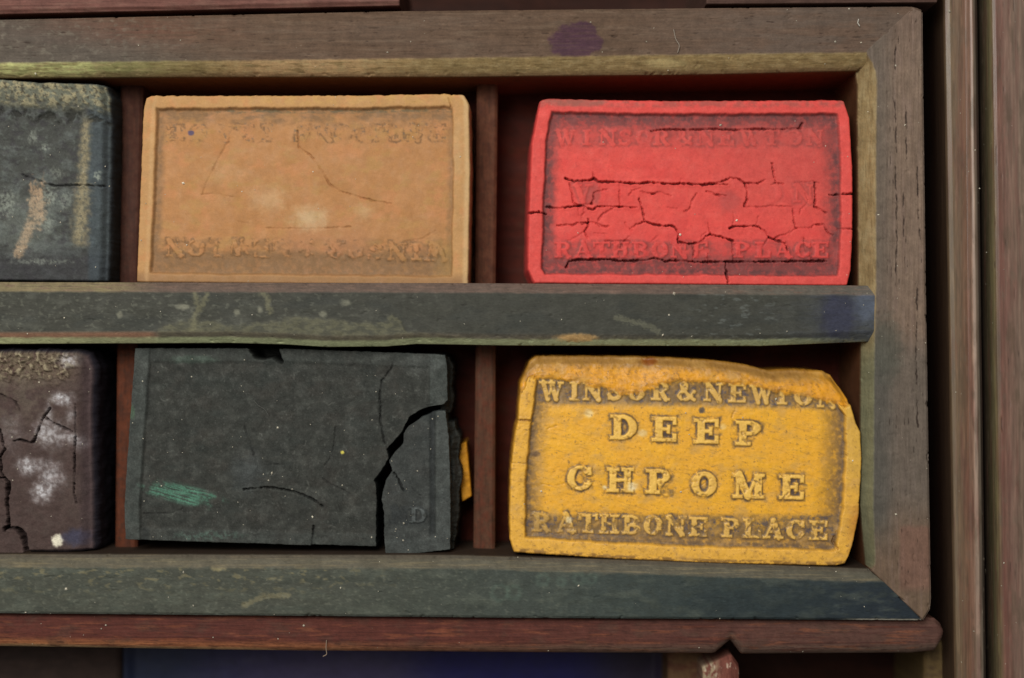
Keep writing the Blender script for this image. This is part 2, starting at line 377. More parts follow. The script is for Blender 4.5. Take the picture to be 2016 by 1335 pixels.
# lower compartments: floor, side blocks, partition slat
def wy(py, z): return CY + (py - CY) * (DC - z) / DC
X, Y, *_ = hgrid(cst(-560), cst(2150), cst(-75), cst(1440), 12)
n = fbm(X / 120, Y / 25, 91, 4)
col = np.zeros(X.shape + (3,)) + rgb(44, 22, 15); col = mix(col, ss(.4, .7, n) * .6, (54, 28, 19))
P_floor = slab('box_floor', X, Y, np.zeros_like(X), col, -330, M_WOODX, box, rings=((0, -4), (0, -24)), cap=True)
X, Y, *_ = hgrid(cst(-4000), cst(6000), cst(-4000), cst(5500), 80)
col = np.zeros(X.shape + (3,)) + rgb(74, 62, 52); col = mix(col, ss(.4, .7, fbm(X / 900, Y / 60, 95)) * .6, (58, 47, 39))
table = slab('table_surface', X, Y, np.zeros_like(X), col, -356, M_WOODX, None, rings=((0, -4), (0, -40)))
table['kind'] = 'structure'
def block(name, x0, x1, y0, y1, zt, c, mat, rag=0.0, seed=0, c2=None, zb=-328, round_=7, step=3.0, **kw):
    X, Y, dL, dR, dT, dB = hgrid(cst(x0), cst(x1), cst(y0), cst(y1), step)
    g = fbm(X / 40, Y / 16, seed, 4)
    col = np.zeros(X.shape + (3,)) + rgb(*c)
    col = mix(col, ss(.4, .68, g) * .7, c2 or tuple(q * .72 for q in c))
    d = np.minimum(np.minimum(dL, dR), np.minimum(dT, dB))
    H = -round_ * (1 - ss(0, round_, d)) + rag * (g - .5)
    return slab(name, X, Y, H, col, zt, mat, box, rings=((0.8, -3), (1, zb - zt)), side=tuple(q * .8 for q in c), cap=False, **kw)
block('compartment_block', -420, 236, 1262, 1430, -235, (58, 46, 42), M_WOODX, seed=101, c2=(50, 40, 37))
block('compartment_block', 1316, 1392, 1250, 1430, -150, (98, 74, 52), M_WOODY, seed=102, c2=(80, 48, 38))
block('compartment_block', 1822, 1906, 1262, 1430, -120, (104, 86, 56), M_WOODY, seed=103, c2=(76, 60, 44))
# the pointed slat
X, Y, dL, dR, dT, dB = vgrid(cst(1388), cst(1456), pl((0, 1322), (.7, 1293), (.8, 1293), (1, 1312)), cst(1430), 1.8, 1.6)
g = fbm(X / 5, Y / 40, 105, 4)
col = np.zeros(X.shape + (3,)) + rgb(118, 72, 62); col = mix(col, ss(.45, .7, g) * .6, (92, 50, 44))
col = mix(col, ss(1426, 1402, X) * ss(.35, .6, fbm(X / 9, Y / 13, 106)), (158, 142, 116)); col = mix(col, ss(.62, .7, fbm(X / 6, Y / 20, 107)) * .7, (190, 178, 158))
H = -16 * np.abs((X - 1438) / 34) + 1.5 * (g - .5) - 8 * ss(7, 0, dT)
slab('partition_slat', X, Y, H, col, -46, M_WOODY, box, rings=((1, -3), (1.5, -280)), side=(96, 66, 56), cap=False)

# the blue stained pan in the lower compartment: a shallow dish with a rim
X, Y, dL, dR, dT, dB = hgrid(cst(239), cst(1312), cst(1240), cst(1425), 4.0)
d = np.minimum(np.minimum(dL, dR), np.minimum(dT, dB))
n = fbm(X / 170, Y / 60, 111, 4); n2 = fbm(X / 50, Y / 30, 112, 4)
col = np.zeros(X.shape + (3,)) + rgb(26, 26, 78)
col = mix(col, ss(560, 300, X), (26, 36, 64)); col = mix(col, blob(X, Y, 660, 1330, 230, 70, 113, .25, .8, 90) * .85, (62, 54, 84))
col = mix(col, ss(760, 900, X) * ss(1330, 1050, X), (22, 20, 84)); col = mix(col, ss(1120, 1260, X), (34, 24, 48))
H = -14 * ss(6, 26, d) + 3 * (n - .5)
pan = slab('mixing_pan', X, Y, H, col, -255, M_GLAZED, None, rings=((1.5, -2), (2.5, -6), (4, -70)), side=(40, 36, 76))
tag(pan, 'long shallow pan stained deep blue and violet, below the rounded ledge', 'pan')

# ================================================================== THE TRAY
tray = thing('paint_tray', 'lift-out wooden tray with stained rails and six paint compartments', 'tray')
PORE = lambda X, Y, sx, sy, seed, a=.66, b=.74: ss(a, b, fbm(X / sx, Y / sy, seed, 3))

def top_rail():
    yt = pl((-520, 47), (0, 38), (785, 21), (1390, 15), (1795, 12), (1812, 16), (1822, 24))
    yb = pl((-520, 156), (0, 148), (450, 146), (900, 146), (1400, 141), (1690, 134), (1735, 132))
    X, Y, dL, dR, dT, dB = hgrid(cst(-520), pl((0, 1816), (.1, 1812), (.68, 1737), (1, 1702)), yt, yb, 2.3, 1.4)
    cham = pl((0, 24), (500, 27), (900, 32), (1400, 34), (1720, 30))(X)
    edge = ss(-3, 3, cham + 4 * (fbm(X / 26, Y / 26, 5) - .5) - dB)
    g = fbm(X / 220, Y / 6, 11, 4)
    col = np.zeros(X.shape + (3,)) + rgb(96, 77, 63)
    col = mix(col, ss(.4, .7, g) * .5, (82, 66, 54))
    col = mix(col, ss(.5, .72, fbm(X / 90, Y / 9, 12)) * .5, (112, 95, 80))
    col = mix(col, ss(1150, 1500, X) * .4, (108, 90, 80))
    col = mix(col, blob(X, Y, 160, 62, 230, 26, 13, .5, .8, 60) * .45 * (.4 + .6 * ss(.35, .6, fbm(X / 90, Y / 5, 449))), (116, 70, 58))
    col = mix(col, ss(380, 0, X + 3.2 * (62 - Y)) * .75, (86, 82, 76)); col = mix(col, ss(.56, .7, fbm(X / 16, Y / 12, 14)) * ss(560, 60, X) * .55, (118, 112, 100))
    col = mix(col, ss(1200, 1600, X) * ss(.35, .6, fbm(X / 120, Y / 22, 15)) * .4, (92, 84, 78))
    p = .8 * PORE(X, Y, 34, 2.6, 16, .70, .80) * (1 - edge) * ss(.42, .6, fbm(X / 120, Y / 22, 18)); col = mix(col, p * .85, (52, 40, 36))
    p2 = .7 * PORE(X, Y, 60, 2.4, 17, .72, .82) * (1 - edge); col = mix(col, p2 * .5, (62, 48, 42))
    st = blob(X, Y, 1134, 82, 50, 38, 19, .34, .10, 26) * (Y < yb(X) - cham + 2); col = mix(col, st * (.7 + .3 * ss(.35, .6, fbm(X / 60, Y / 4, 20))), (76, 52, 63))
    e = np.zeros(X.shape + (3,)) + rgb(142, 122, 84)  # chamfer residue tones, lightened because this face turns from the lamp
    e = mix(e, ss(460, 180, X), (150, 148, 100)); e = mix(e, ss(210, 150, X) * ss(.35, .5, fbm(X / 90, Y / 5, 22)), (200, 202, 138))
    e = mix(e, ss(380, 540, X) * ss(900, 620, X) * .9, (184, 152, 112)); e = mix(e, ss(.45, .7, fbm(X / 24, Y / 7, 23)) * .55, (170, 152, 112)); e = mix(e, ss(.55, .7, fbm(X / 40, Y / 6, 24)) * .5, (108, 92, 60))
    e = mix(e, blob(X, Y, 1310, 123, 40, 8, 25) * .7, (182, 166, 118))
    e = mix(e, ss(10, 0, dB) * .5, (84, 60, 44))
    col = col * (1 - edge[..., None]) + e * edge[..., None]
    H = -24 * edge * np.clip(1 - dB / cham, 0, 1) ** 1.3 - 5 * ss(7, 0, dT) * (1 - edge) - 2.2 * p - 1.2 * p2 + 1.0 * (g - .5) - 2 * ss(6, 0, dR) * 0
    H = H - 5 * ss(.64, .78, fbm(X / 16, Y / 16, 401)) * ss(9, 1, np.minimum(dL, np.minimum(dR, np.minimum(dT, dB)))) - 1.6 * ss(.68, .8, fbm(X / 26, Y / 14, 402))
    slab('top_rail', X, Y, H, col, 0, M_WOODX, tray, rings=((0.4, -3), (0.4, FLOOR)), side=(104, 64, 40), side_mix=.95, dust=26, cap=False)
def mid_rail():
    yt = pl((-520, 548), (0, 555), (900, 557), (1728, 562)); yb = pl((-520, 676), (0, 677), (450, 675), (560, 678), (640, 683), (760, 682), (820, 677), (1000, 680), (1500, 681), (1728, 672))
    X, Y, dL, dR, dT, dB = hgrid(cst(-520), pl((0, 1729), (.4, 1731), (.9, 1729), (1, 1726)), yt, yb, 2.2, 1.3)
    n = fbm(X / 60, Y / 26, 31, 5)
    col = np.zeros(X.shape + (3,)) + rgb(67, 68, 62)
    col = mix(col, ss(.48, .72, n) * .55 * ss(1000, 200, X), (92, 94, 86)); col = mix(col, ss(.5, .68, fbm(X / 130, Y / 40, 32)) * .5, (57, 60, 57))
    col = mix(col, ss(.60, .70, fbm(X / 13, Y / 10, 33)) * .5 * ss(1200, 300, X), (112, 114, 102))
    col = mix(col, ss(1480, 1720, X + 120 * (n - .5)) * .7 * (.5 + .5 * ss(.35, .6, fbm(X / 60, Y / 7, 445))), (72, 77, 88)); col = mix(col, blob(X, Y, 1705, 600, 26, 34, 35, .3, .5) * .6, (92, 102, 122)); col = mix(col, blob(X, Y, 1650, 620, 34, 50, 36, .4, .5) * .6, (50, 52, 76))
    # dried residue along the lower edge and splashes above it
    lim = pl((0, 690), (300, 690), (312, 646), (340, 636), (385, 628), (450, 640), (540, 634), (575, 622), (640, 626), (690, 634), (755, 634), (772, 618), (790, 632), (800, 652), (900, 662), (1728, 668))(X)
    m = ss(-4, 6, Y - lim + 16 * (fbm(X / 14, Y / 14, 37) - .5)); col = mix(col, m * (.4 + .45 * ss(.36, .6, fbm(X / 22, Y / 9, 444))), (102, 101, 82))
    y_st = np.minimum(line_dist(X, Y, [(383, 575), (388, 598), (392, 612)], 5), np.minimum(line_dist(X, Y, [(408, 580), (398, 600), (384, 622), (380, 650)], 5), line_dist(X, Y, [(512, 574), (526, 584), (528, 604), (532, 614)], 6)))
    col = mix(col, ss(10, 1, y_st + 9 * (fbm(X / 8, Y / 7, 46) - .42)) * .72, (118, 116, 92))
    for bx, by, rx, ry in ((360, 604, 12, 6), (236, 620, 6, 6), (466, 616, 6, 6), (512, 610, 5, 6), (636, 618, 7, 6), (680, 596, 10, 6)):
        col = mix(col, blob(X, Y, bx, by, rx, ry, 38, .5, .5, 8) * .75, (132, 132, 116))
    col = mix(col, ss(8, 3, line_dist(X, Y, [(1214, 626), (1240, 632), (1278, 642), (1296, 654)], 7)) * .65, (106, 106, 90)); col = mix(col, ss(.6, .68, fbm(X / 24, Y / 10, 39)) * ss(1330, 1400, X) * ss(1600, 1480, X) * .5, (108, 114, 112))
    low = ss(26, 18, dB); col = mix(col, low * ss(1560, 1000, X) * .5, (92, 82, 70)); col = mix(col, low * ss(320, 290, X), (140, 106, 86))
    grn = ss(15, 9, dB + 4 * (fbm(X / 30, Y / 6, 40) - .5)) * ss(1700, 1500, X); col = mix(col, grn * .85, (156, 164, 126)); col = mix(col, grn * ss(260, 0, X) * .7, (188, 194, 146)); col = mix(col, blob(X, Y, 1136, 665, 38, 8, 42, .4, .4, 8) * .95, (176, 142, 94))  # green edge residue, its colour lifted to make up for missing light
    up = ss(22, 17, dT + 3 * (fbm(X / 25, Y / 25, 43) - .5)); uc = np.zeros(X.shape + (3,)) + rgb(104, 88, 80)
    uc = mix(uc, ss(330, 200, X), (134, 122, 92)); uc = mix(uc, ss(1250, 1500, X), (98, 94, 86)); uc = mix(uc, ss(.48, .7, fbm(X / 40, Y / 4, 44)) * .6, (128, 104, 92)); uc = mix(uc, ss(.54, .74, fbm(X / 60, Y / 3, 45)) * .5, (84, 74, 66))
    col = col * (1 - .9 * up[..., None]) + uc * .9 * up[..., None]
    col = mix(col, ss(7, 0, dR) * .7, (44, 42, 44))
    H = -15 * np.clip(1 - dT / 20, 0, 1) ** 1.2 - 16 * np.clip(1 - dB / 22, 0, 1) ** 1.3 - 2 * ss(4, 0, dR) + 1.8 * (n - .5) + 2 * m
    H = H - 5 * ss(.64, .78, fbm(X / 16, Y / 16, 401)) * ss(9, 1, np.minimum(dL, np.minimum(dR, np.minimum(dT, dB)))) - 1.6 * ss(.68, .8, fbm(X / 26, Y / 14, 402))
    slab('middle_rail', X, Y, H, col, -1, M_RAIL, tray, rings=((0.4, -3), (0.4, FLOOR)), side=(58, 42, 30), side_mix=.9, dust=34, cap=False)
def bottom_rail():
    yt = pl((-520, 1090), (0, 1094), (900, 1096), (1300, 1108), (1722, 1123)); yb = pl((-520, 1200), (0, 1208), (1000, 1217), (1818, 1222))
    X, Y, dL, dR, dT, dB = hgrid(cst(-520), pl((0, 1720), (.04, 1724), (1, 1817)), yt, yb, 2.2, 1.3)
    n = fbm(X / 70, Y / 26, 51, 5)
    col = np.zeros(X.shape + (3,)) + rgb(74, 77, 69)
    col = mix(col, ss(500, 1250, X), (66, 74, 70)); col = mix(col, ss(1050, 1560, X) * .85, (52, 62, 63)); col = mix(col, ss(1400, 1800, X) * ss(0, 60, Y - 1115) * .8, (36, 44, 54))
    col = mix(col, ss(.48, .7, n) * .45, (92, 98, 88)); col = mix(col, ss(.5, .7, fbm(X / 40, Y / 14, 52)) * .4, (62, 68, 62))
    yl = ss(.57, .7, fbm(X / 26, Y / 12, 53)) * ss(900, 600, X) * ss(1190, 1130, Y); col = mix(col, yl * .65, (128, 120, 90))
    col = mix(col, ss(8, 2, line_dist(X, Y, [(480, 1192), (520, 1174), (566, 1172)], 6)) * .7, (126, 120, 94)); col = mix(col, blob(X, Y, 428, 1117, 14, 7, 54, .4, .4, 8) * .8, (150, 140, 106))
    col = mix(col, blob(X, Y, 1490, 1190, 160, 30, 58, .5, .4, 30) * .5, (40, 50, 54))
    for cx, cy, r in ((984, 1167, 22), (1068, 1142, 15), (1012, 1166, 18), (1105, 1146, 10), (1140, 1140, 14), (1164, 1140, 12)):
        dd = np.abs(np.hypot(X - cx, (Y - cy) * 1.0) - r * .7); col = mix(col, ss(9, 0, dd + 9 * (fbm(X / 9, Y / 9, 55) - .4)) * .32, (98, 118, 106))
    col = mix(col, ss(.6, .7, fbm(X / 10, Y / 8, 59)) * ss(1500, 800, X) * .35, (120, 122, 108))
    up = ss(27, 20, dT + 8 * (fbm(X / 30, Y / 12, 56) - .5)); col = mix(col, up * .8, (98, 92, 78)); col = mix(col, up * ss(.5, .72, fbm(X / 110, Y / 3, 57)) * .55, (134, 122, 94)); col = mix(col, ss(9, 3, dT) * .5, (74, 66, 58))
    sc = ss(5, 2.5, dB) * ss(.35, .6, fbm(X / 60, Y / 9, 60)); col = mix(col, sc * .6 * ss(1600, 900, X), (104, 110, 104)); col = mix(col, ss(4.5, 2, dB + 2 * (fbm(X / 12, Y / 8, 61) - .5)) * ss(1640, 1700, X) * .9, (186, 182, 166))
    H = -14 * np.clip(1 - dT / 24, 0, 1) ** 1.2 - 4 * ss(5, 0, dB) + 1.8 * (n - .5) - 2.5 * ss(2.5, 0, dR)
    H = H - 5 * ss(.64, .78, fbm(X / 16, Y / 16, 401)) * ss(9, 1, np.minimum(dL, np.minimum(dR, np.minimum(dT, dB)))) - 1.6 * ss(.68, .8, fbm(X / 26, Y / 14, 402))
    slab('bottom_rail', X, Y, H, col, 0, M_RAIL, tray, rings=((0.4, -3), (0.4, FLOOR)), side=(50, 38, 30), side_mix=.9, dust=34, cap=False)
def right_rail():
    xl = pl((14, 1797), (98, 1706), (130, 1694), (160, 1699), (560, 1701), (676, 1706), (1000, 1704), (1124, 1716), (1219, 1815)); xr = pl((14, 1817), (560, 1824), (1180, 1834), (1200, 1832), (1221, 1819))
    X, Y, dL, dR, dT, dB = vgrid(xl, xr, pl((0, 14), (1, 24)), pl((0, 1220), (1, 1222)), 2.2, 1.3)
    g = fbm(X / 6, Y / 220, 61, 4)
    col = np.zeros(X.shape + (3,)) + rgb(126, 108, 94)
    col = mix(col, ss(950, 1100, Y) * .8, (106, 88, 72)); col = mix(col, ss(160, 20, Y) * .6, (112, 94, 84))
    col = mix(col, ss(.4, .7, g) * .45, (102, 84, 72)); col = mix(col, ss(.5, .7, fbm(X / 9, Y / 90, 62)) * .4, (134, 114, 104))
    col = mix(col, ss(1775, 1728, X + 14 * (fbm(X / 30, Y / 60, 63) - .5)) * (.35 + .4 * ss(620, 760, Y)) * ss(1120, 1000, Y), (76, 78, 74))
    col = mix(col, ss(640, 720, Y) * ss(1060, 960, Y) * .55, (92, 88, 82)); col = mix(col, blob(X, Y, 1745, 690, 30, 60, 64, .4, .5) * .6, (78, 80, 72))
    lt = ss(1766, 1776, X + 8 * (fbm(X / 12, Y / 12, 65) - .5)) * ss(1030, 1042, Y + 8 * (fbm(X / 12, Y / 12, 66) - .5)) * ss(1172, 1150, Y); col = mix(col, lt * .65, (124, 92, 80))
    cr = np.minimum(line_dist(X, Y, [(1763, 84), (1762, 180), (1765, 300)], 2.5, 67, 16), np.minimum(line_dist(X, Y, [(1764, 330), (1766, 470), (1764, 585)], 2.5, 68, 16), np.minimum(line_dist(X, Y, [(1784, 200), (1786, 330)], 2, 69, 16), np.minimum(line_dist(X, Y, [(1779, 380), (1780, 465)], 2, 70, 14), np.minimum(line_dist(X, Y, [(1806, 330), (1808, 430), (1812, 470)], 2, 71), line_dist(X, Y, [(1806, 560), (1804, 720), (1806, 840)], 3, 72, 16))))))
    cm = ss(2.2, .6, cr) * ss(.44, .58, fbm(X / 5, Y / 30, 73)); p = PORE(X, Y, 2.6, 40, 74, .74, .82) * ss(1740, 1752, X)
    cm = np.maximum(cm, p * .8); col = mix(col, cm * .85, (48, 38, 34))
    wdl = pl((98, 16), (140, 28), (300, 25), (560, 24), (676, 16), (1000, 16), (1110, 9), (1124, 3))(Y) * ss(96, 130, Y) * ss(1128, 1108, Y)
    edge = ss(-2.5, 2.5, wdl + 3 * (fbm(X / 20, Y / 20, 75) - .5) - dL) * (wdl > 2)
    e = np.zeros(X.shape + (3,)) + rgb(144, 124, 88); e = mix(e, ss(.42, .66, fbm(X / 8, Y / 40, 76)) * .6, (162, 146, 110)); e = mix(e, ss(.5, .75, fbm(X / 6, Y / 60, 77)) * .5, (108, 90, 60)); e = mix(e, ss(620, 740, Y) * .8, (108, 112, 90)); e = mix(e, ss(160, 90, Y) * .5, (98, 82, 54))
    col = col * (1 - edge[..., None]) + e * edge[..., None]
    col = mix(col, ss(4, 1, dR) * .4, (128, 116, 108))
    H = -36 * edge * np.clip(1 - dL / np.maximum(wdl, 3), 0, 1) ** 1.2 - 4 * ss(5, 0, dR) - 3 * cm + 1.0 * (g - .5) - 2.5 * ss(2.5, 0, dL) * (1 - edge)
    H = H - 5 * ss(.64, .78, fbm(X / 16, Y / 16, 401)) * ss(9, 1, np.minimum(dL, np.minimum(dR, np.minimum(dT, dB)))) - 1.6 * ss(.68, .8, fbm(X / 26, Y / 14, 402))
    slab('right_rail', X, Y, H, col, 0.6, M_WOODY, tray, rings=((0.4, -3), (0.4, FLOOR)), side=(88, 56, 36), side_mix=1.0, dust=36, cap=False)
top_rail(); mid_rail(); bottom_rail(); right_rail()

X, Y, *_ = hgrid(cst(-500), cst(1760), cst(120), cst(1180), 6)
n = fbm(X / 60, Y / 12, 121, 4)
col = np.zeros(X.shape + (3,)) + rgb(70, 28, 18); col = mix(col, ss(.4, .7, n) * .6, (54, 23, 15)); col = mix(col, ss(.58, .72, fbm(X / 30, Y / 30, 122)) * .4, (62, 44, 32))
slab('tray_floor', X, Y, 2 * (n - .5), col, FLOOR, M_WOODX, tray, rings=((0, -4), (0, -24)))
def divider(x0, x1, y0, y1, c, c2, seed):
    f0 = pl((y0, x0[0]), (y1, x0[1])); f1 = pl((y0, x1[0]), (y1, x1[1]))
    X, Y, dL, dR, dT, dB = vgrid(f0, f1, cst(y0), cst(y1), 2.0, 1.5)
    g = fbm(X / 6, Y / 90, seed, 4); n = fbm(X / 16, Y / 22, seed + 1, 4)
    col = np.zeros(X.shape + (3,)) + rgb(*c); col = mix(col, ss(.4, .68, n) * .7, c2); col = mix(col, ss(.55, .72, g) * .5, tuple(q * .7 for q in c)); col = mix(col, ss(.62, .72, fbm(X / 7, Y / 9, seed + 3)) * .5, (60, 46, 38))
    H = -4 * ss(6, 0, np.minimum(dL, dR)) + 1.6 * (n - .5)
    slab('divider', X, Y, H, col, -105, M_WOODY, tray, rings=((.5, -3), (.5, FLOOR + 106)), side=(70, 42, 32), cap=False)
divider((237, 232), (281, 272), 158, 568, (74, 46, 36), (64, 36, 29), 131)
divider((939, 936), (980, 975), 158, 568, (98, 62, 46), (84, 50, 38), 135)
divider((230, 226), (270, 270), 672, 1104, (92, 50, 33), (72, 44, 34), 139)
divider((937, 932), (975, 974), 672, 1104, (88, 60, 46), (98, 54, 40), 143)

# ================================================================== THE PAINT CAKES
GROUP = 'old paint cakes in the tray'
def jag(f, amp, ns, seed):
    return lambda x: f(x) + amp * 2 * (fbm(np.asarray(x, float) / ns, np.zeros_like(np.asarray(x, float)) + .5, seed, 4) - .5)
def yx(y0, y1, *pts):
    """x as a function of v, from (y, x) pairs"""
    return pl(*[((y - y0) / (y1 - y0), x) for y, x in pts])
def rim_h(dL, dR, dT, dB, wl, wr, wt, wb, sl=5.0):
    return np.maximum(np.maximum(1 - ss(wl - sl, wl + 1.5, dL), 1 - ss(wr - sl, wr + 1.5, dR)), np.maximum(1 - ss(wt - sl, wt + 1.5, dT), 1 - ss(wb - sl, wb + 1.5, dB)))
def inside(dL, dR, dT, dB, wl, wr, wt, wb):
    return np.minimum(np.minimum(dL - wl, dR - wr), np.minimum(dT - wt, dB - wb))
def cut(X, Y, H, col, cracks, dark, base_w=2.0, depth=16, seed=3, wig=2.2):
    for pts, wd in cracks:
        d = line_dist(X, Y, pts, wig, seed)
        vary = (.45 + 1.1 * ss(.3, .7, fbm(X / 24, Y / 24, seed + 8)))
        hw = wd * vary; amp = np.clip(hw / 1.5, .12, 1)
        m = ss(np.maximum(hw, .9) + 1.0, np.maximum(hw, .9) * .4, d) * amp
        H = H - depth * min(1.3, .12 + (wd / 2.0) ** 1.6 * .9) * m
        col = mix(col, m * (.6 if wd > 1.25 else .42), dark)
        lip = ss(wd + 7, wd + 1, d) * (1 - m); H = H + (.7 * lip if wd > 1.25 else 0)
    return H, col

# ---- ochre cake (upside-down lettering, worn)
def ochre():
    yt = jag(pl((276, 200), (290, 197), (300, 193), (700, 192), (884, 189), (888, 191), (910, 190), (921, 198)), 1.8, 14, 201); yb = jag(pl((270, 553), (920, 560)), .8, 30, 202)
    X, Y, dL, dR, dT, dB = hgrid(jag(yx(195, 556, (195, 292), (215, 287), (320, 283), (450, 278), (556, 274)), 1 / 1, .06, 203), jag(yx(190, 558, (190, 912), (200, 921), (330, 923), (558, 919)), .8, .06, 204), yt, yb, 1.6)
    W = (26, 32, 24, 17); W = tuple(q + 5 * (fbm(X / 44, Y / 44, 410 + k) - .5) for k, q in enumerate(W)); r = rim_h(dL, dR, dT, dB, *W); ins = inside(dL, dR, dT, dB, *W)
    n = fbm(X / 70, Y / 60, 205, 5); f = fbm(X / 12, Y / 12, 206, 4); f2 = fbm(X / 26, Y / 20, 207, 4)
    top = list(zip('RATHBONE', [858, 822, 789, 753, 716, 676, 637, 596], [262] * 8)) + list(zip('PLACE', [519, 482, 446, 393, 345], [261] * 5))
    bot = list(zip('WINSOR', [858, 820, 782, 737, 700, 660], [497, 496, 495, 494, 493, 493])) + [('&', 606, 491)] + list(zip('NEWTON', [552, 516, 470, 424, 386, 344], [490, 490, 489, 488, 488, 488]))
    D = np.minimum(text(X, Y, top, 30, math.pi, 2.2, 208), text(X, Y, bot, 33, math.pi, 1.8, 209))
    frag = ss(.4, .58, fbm(X / 26, Y / 22, 450, 3) + .10 * ss(700, 840, X) + .10 * ss(430, 340, X)); D = D + 5 * (1 - frag); lt = ss(2.5, -1.5, D) * (.25 + .75 * frag); near = ss(22, 3, np.abs(Y - 261)) + ss(26, 4, np.abs(Y - 492))
    fade_t = ss(.36, .58, f2 + .12 * ss(560, 420, X) + .12 * ss(700, 820, X)); 
    row_t = (np.abs(Y - 261) < 24); row_b = (np.abs(Y - 492) < 27)
    col = np.zeros(X.shape + (3,)) + rgb(180, 130, 84)
    col = mix(col, ss(.42, .7, n) * .5, (172, 122, 75)); col = mix(col, ss(.5, .72, f2) * .35, (188, 142, 98)); rbk = ss(30, 16, np.abs(Y - 494)) * (1 - lt) * (1 - r) * ss(.4, .6, fbm(X / 24, Y / 18, 430)); col = mix(col, rbk * .6, (138, 104, 70)); col = mix(col, ss(.52, .7, fbm(X / 60, Y / 34, 211)) * .45, (176, 138, 82)); col = mix(col, ss(.54, .7, fbm(X / 46, Y / 40, 210)) * .45, (196, 134, 90)); col = mix(col, ss(420, 480, Y) * ss(520, 600, X) * ss(760, 690, X) * .5, (178, 126, 92))
    rimc = np.zeros(X.shape + (3,)) + rgb(188, 144, 94); rimc = mix(rimc, ss(.5, .7, fbm(X / 30, Y / 30, 212)) * .5, (200, 140, 92)); rimc = mix(rimc, ss(20, 8, dT) * ss(280, 600, X) * ss(.4, .6, f2) * .4, (198, 160, 92)); rimc = mix(rimc, ss(26, 6, dB) * .8, (150, 114, 78)); rimc = mix(rimc, ss(26, 12, dL) * ss(10, 18, dL) * .5, (206, 172, 126)); rimc = mix(rimc, ss(12, 4, dR) * .6, (206, 176, 130))
    col = col * (1 - r[..., None]) + rimc * r[..., None]
    # grime hugging the recess
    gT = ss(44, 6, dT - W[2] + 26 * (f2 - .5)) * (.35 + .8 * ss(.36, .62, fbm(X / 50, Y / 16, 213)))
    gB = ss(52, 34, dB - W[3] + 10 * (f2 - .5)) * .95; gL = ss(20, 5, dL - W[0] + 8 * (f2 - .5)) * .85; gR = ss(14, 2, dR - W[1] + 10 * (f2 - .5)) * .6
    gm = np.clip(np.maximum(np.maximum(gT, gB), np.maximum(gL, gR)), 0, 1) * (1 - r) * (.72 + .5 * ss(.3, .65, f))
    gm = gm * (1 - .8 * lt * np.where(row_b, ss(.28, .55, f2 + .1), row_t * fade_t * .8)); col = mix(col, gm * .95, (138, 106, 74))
    dk = (ss(6, 0, np.abs(dT - W[2] - 3)) * ss(.42, .6, fbm(X / 18, Y / 6, 213)) * ss(380, 480, X)) * (1 - r); col = mix(col, dk * .6, (92, 90, 70))
    halo = ss(7, 1, D) * (1 - lt) * (row_b | row_t) * (.15 + .85 * frag); col = mix(col, halo * .8 * ss(.36, .56, f2 + .06 * row_b) * ss(.32, .56, f), (112, 84, 56))
    pv = row_t * ss(.56, .68, fbm(X / 9, Y / 9, 214)) * ss(6, 1, D) * (1 - lt); col = mix(col, pv * .6, (104, 94, 84)); col = mix(col, blob(X, Y, 376, 262, 6, 5, 215, .3, .3, 5) * .8, (74, 70, 110))
    col = mix(col, ss(50, 10, dR - W[1]) * ss(440, 500, Y) * .4 * (1 - r), (156, 128, 76))
    for bx, by, rx, ry, a in ((610, 430, 30, 20, .8), (528, 392, 30, 20, .45), (716, 418, 16, 12, .4), (444, 342, 40, 18, .25), (900, 300, 8, 50, .3)):
        col = mix(col, blob(X, Y, bx, by, rx, ry, 216, .7, .8, 14) * a * .75, (206, 184, 148))
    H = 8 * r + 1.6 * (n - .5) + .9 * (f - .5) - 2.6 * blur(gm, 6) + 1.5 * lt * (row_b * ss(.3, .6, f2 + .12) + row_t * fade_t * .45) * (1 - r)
    cracks = [([(586, 258), (588, 290), (612, 306), (634, 336), (648, 362), (668, 376), (700, 386), (738, 396), (770, 401)], 1.1), ([(452, 272), (428, 316), (408, 356), (398, 382)], .8), ([(396, 382), (430, 382), (458, 388)], .7), ([(526, 449), (590, 450), (650, 449), (690, 447)], .9), ([(858, 454), (830, 470), (796, 476)], .8), ([(470, 436), (490, 440)], .6), ([(508, 282), (528, 270)], .6), ([(884, 194), (888, 212)], 1.4)]
    H, col = cut(X, Y, H, col, cracks, (120, 78, 46), seed=217, depth=7)
    H -= 1.2 * ss(.74, .84, fbm(X / 9, Y / 9, 218)) * r
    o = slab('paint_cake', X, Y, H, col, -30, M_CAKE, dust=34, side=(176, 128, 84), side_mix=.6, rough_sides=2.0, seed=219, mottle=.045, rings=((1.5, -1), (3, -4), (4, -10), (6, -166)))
    tag(o, 'ochre orange paint cake with worn upside-down lettering, in the upper row', 'paint cake', GROUP)
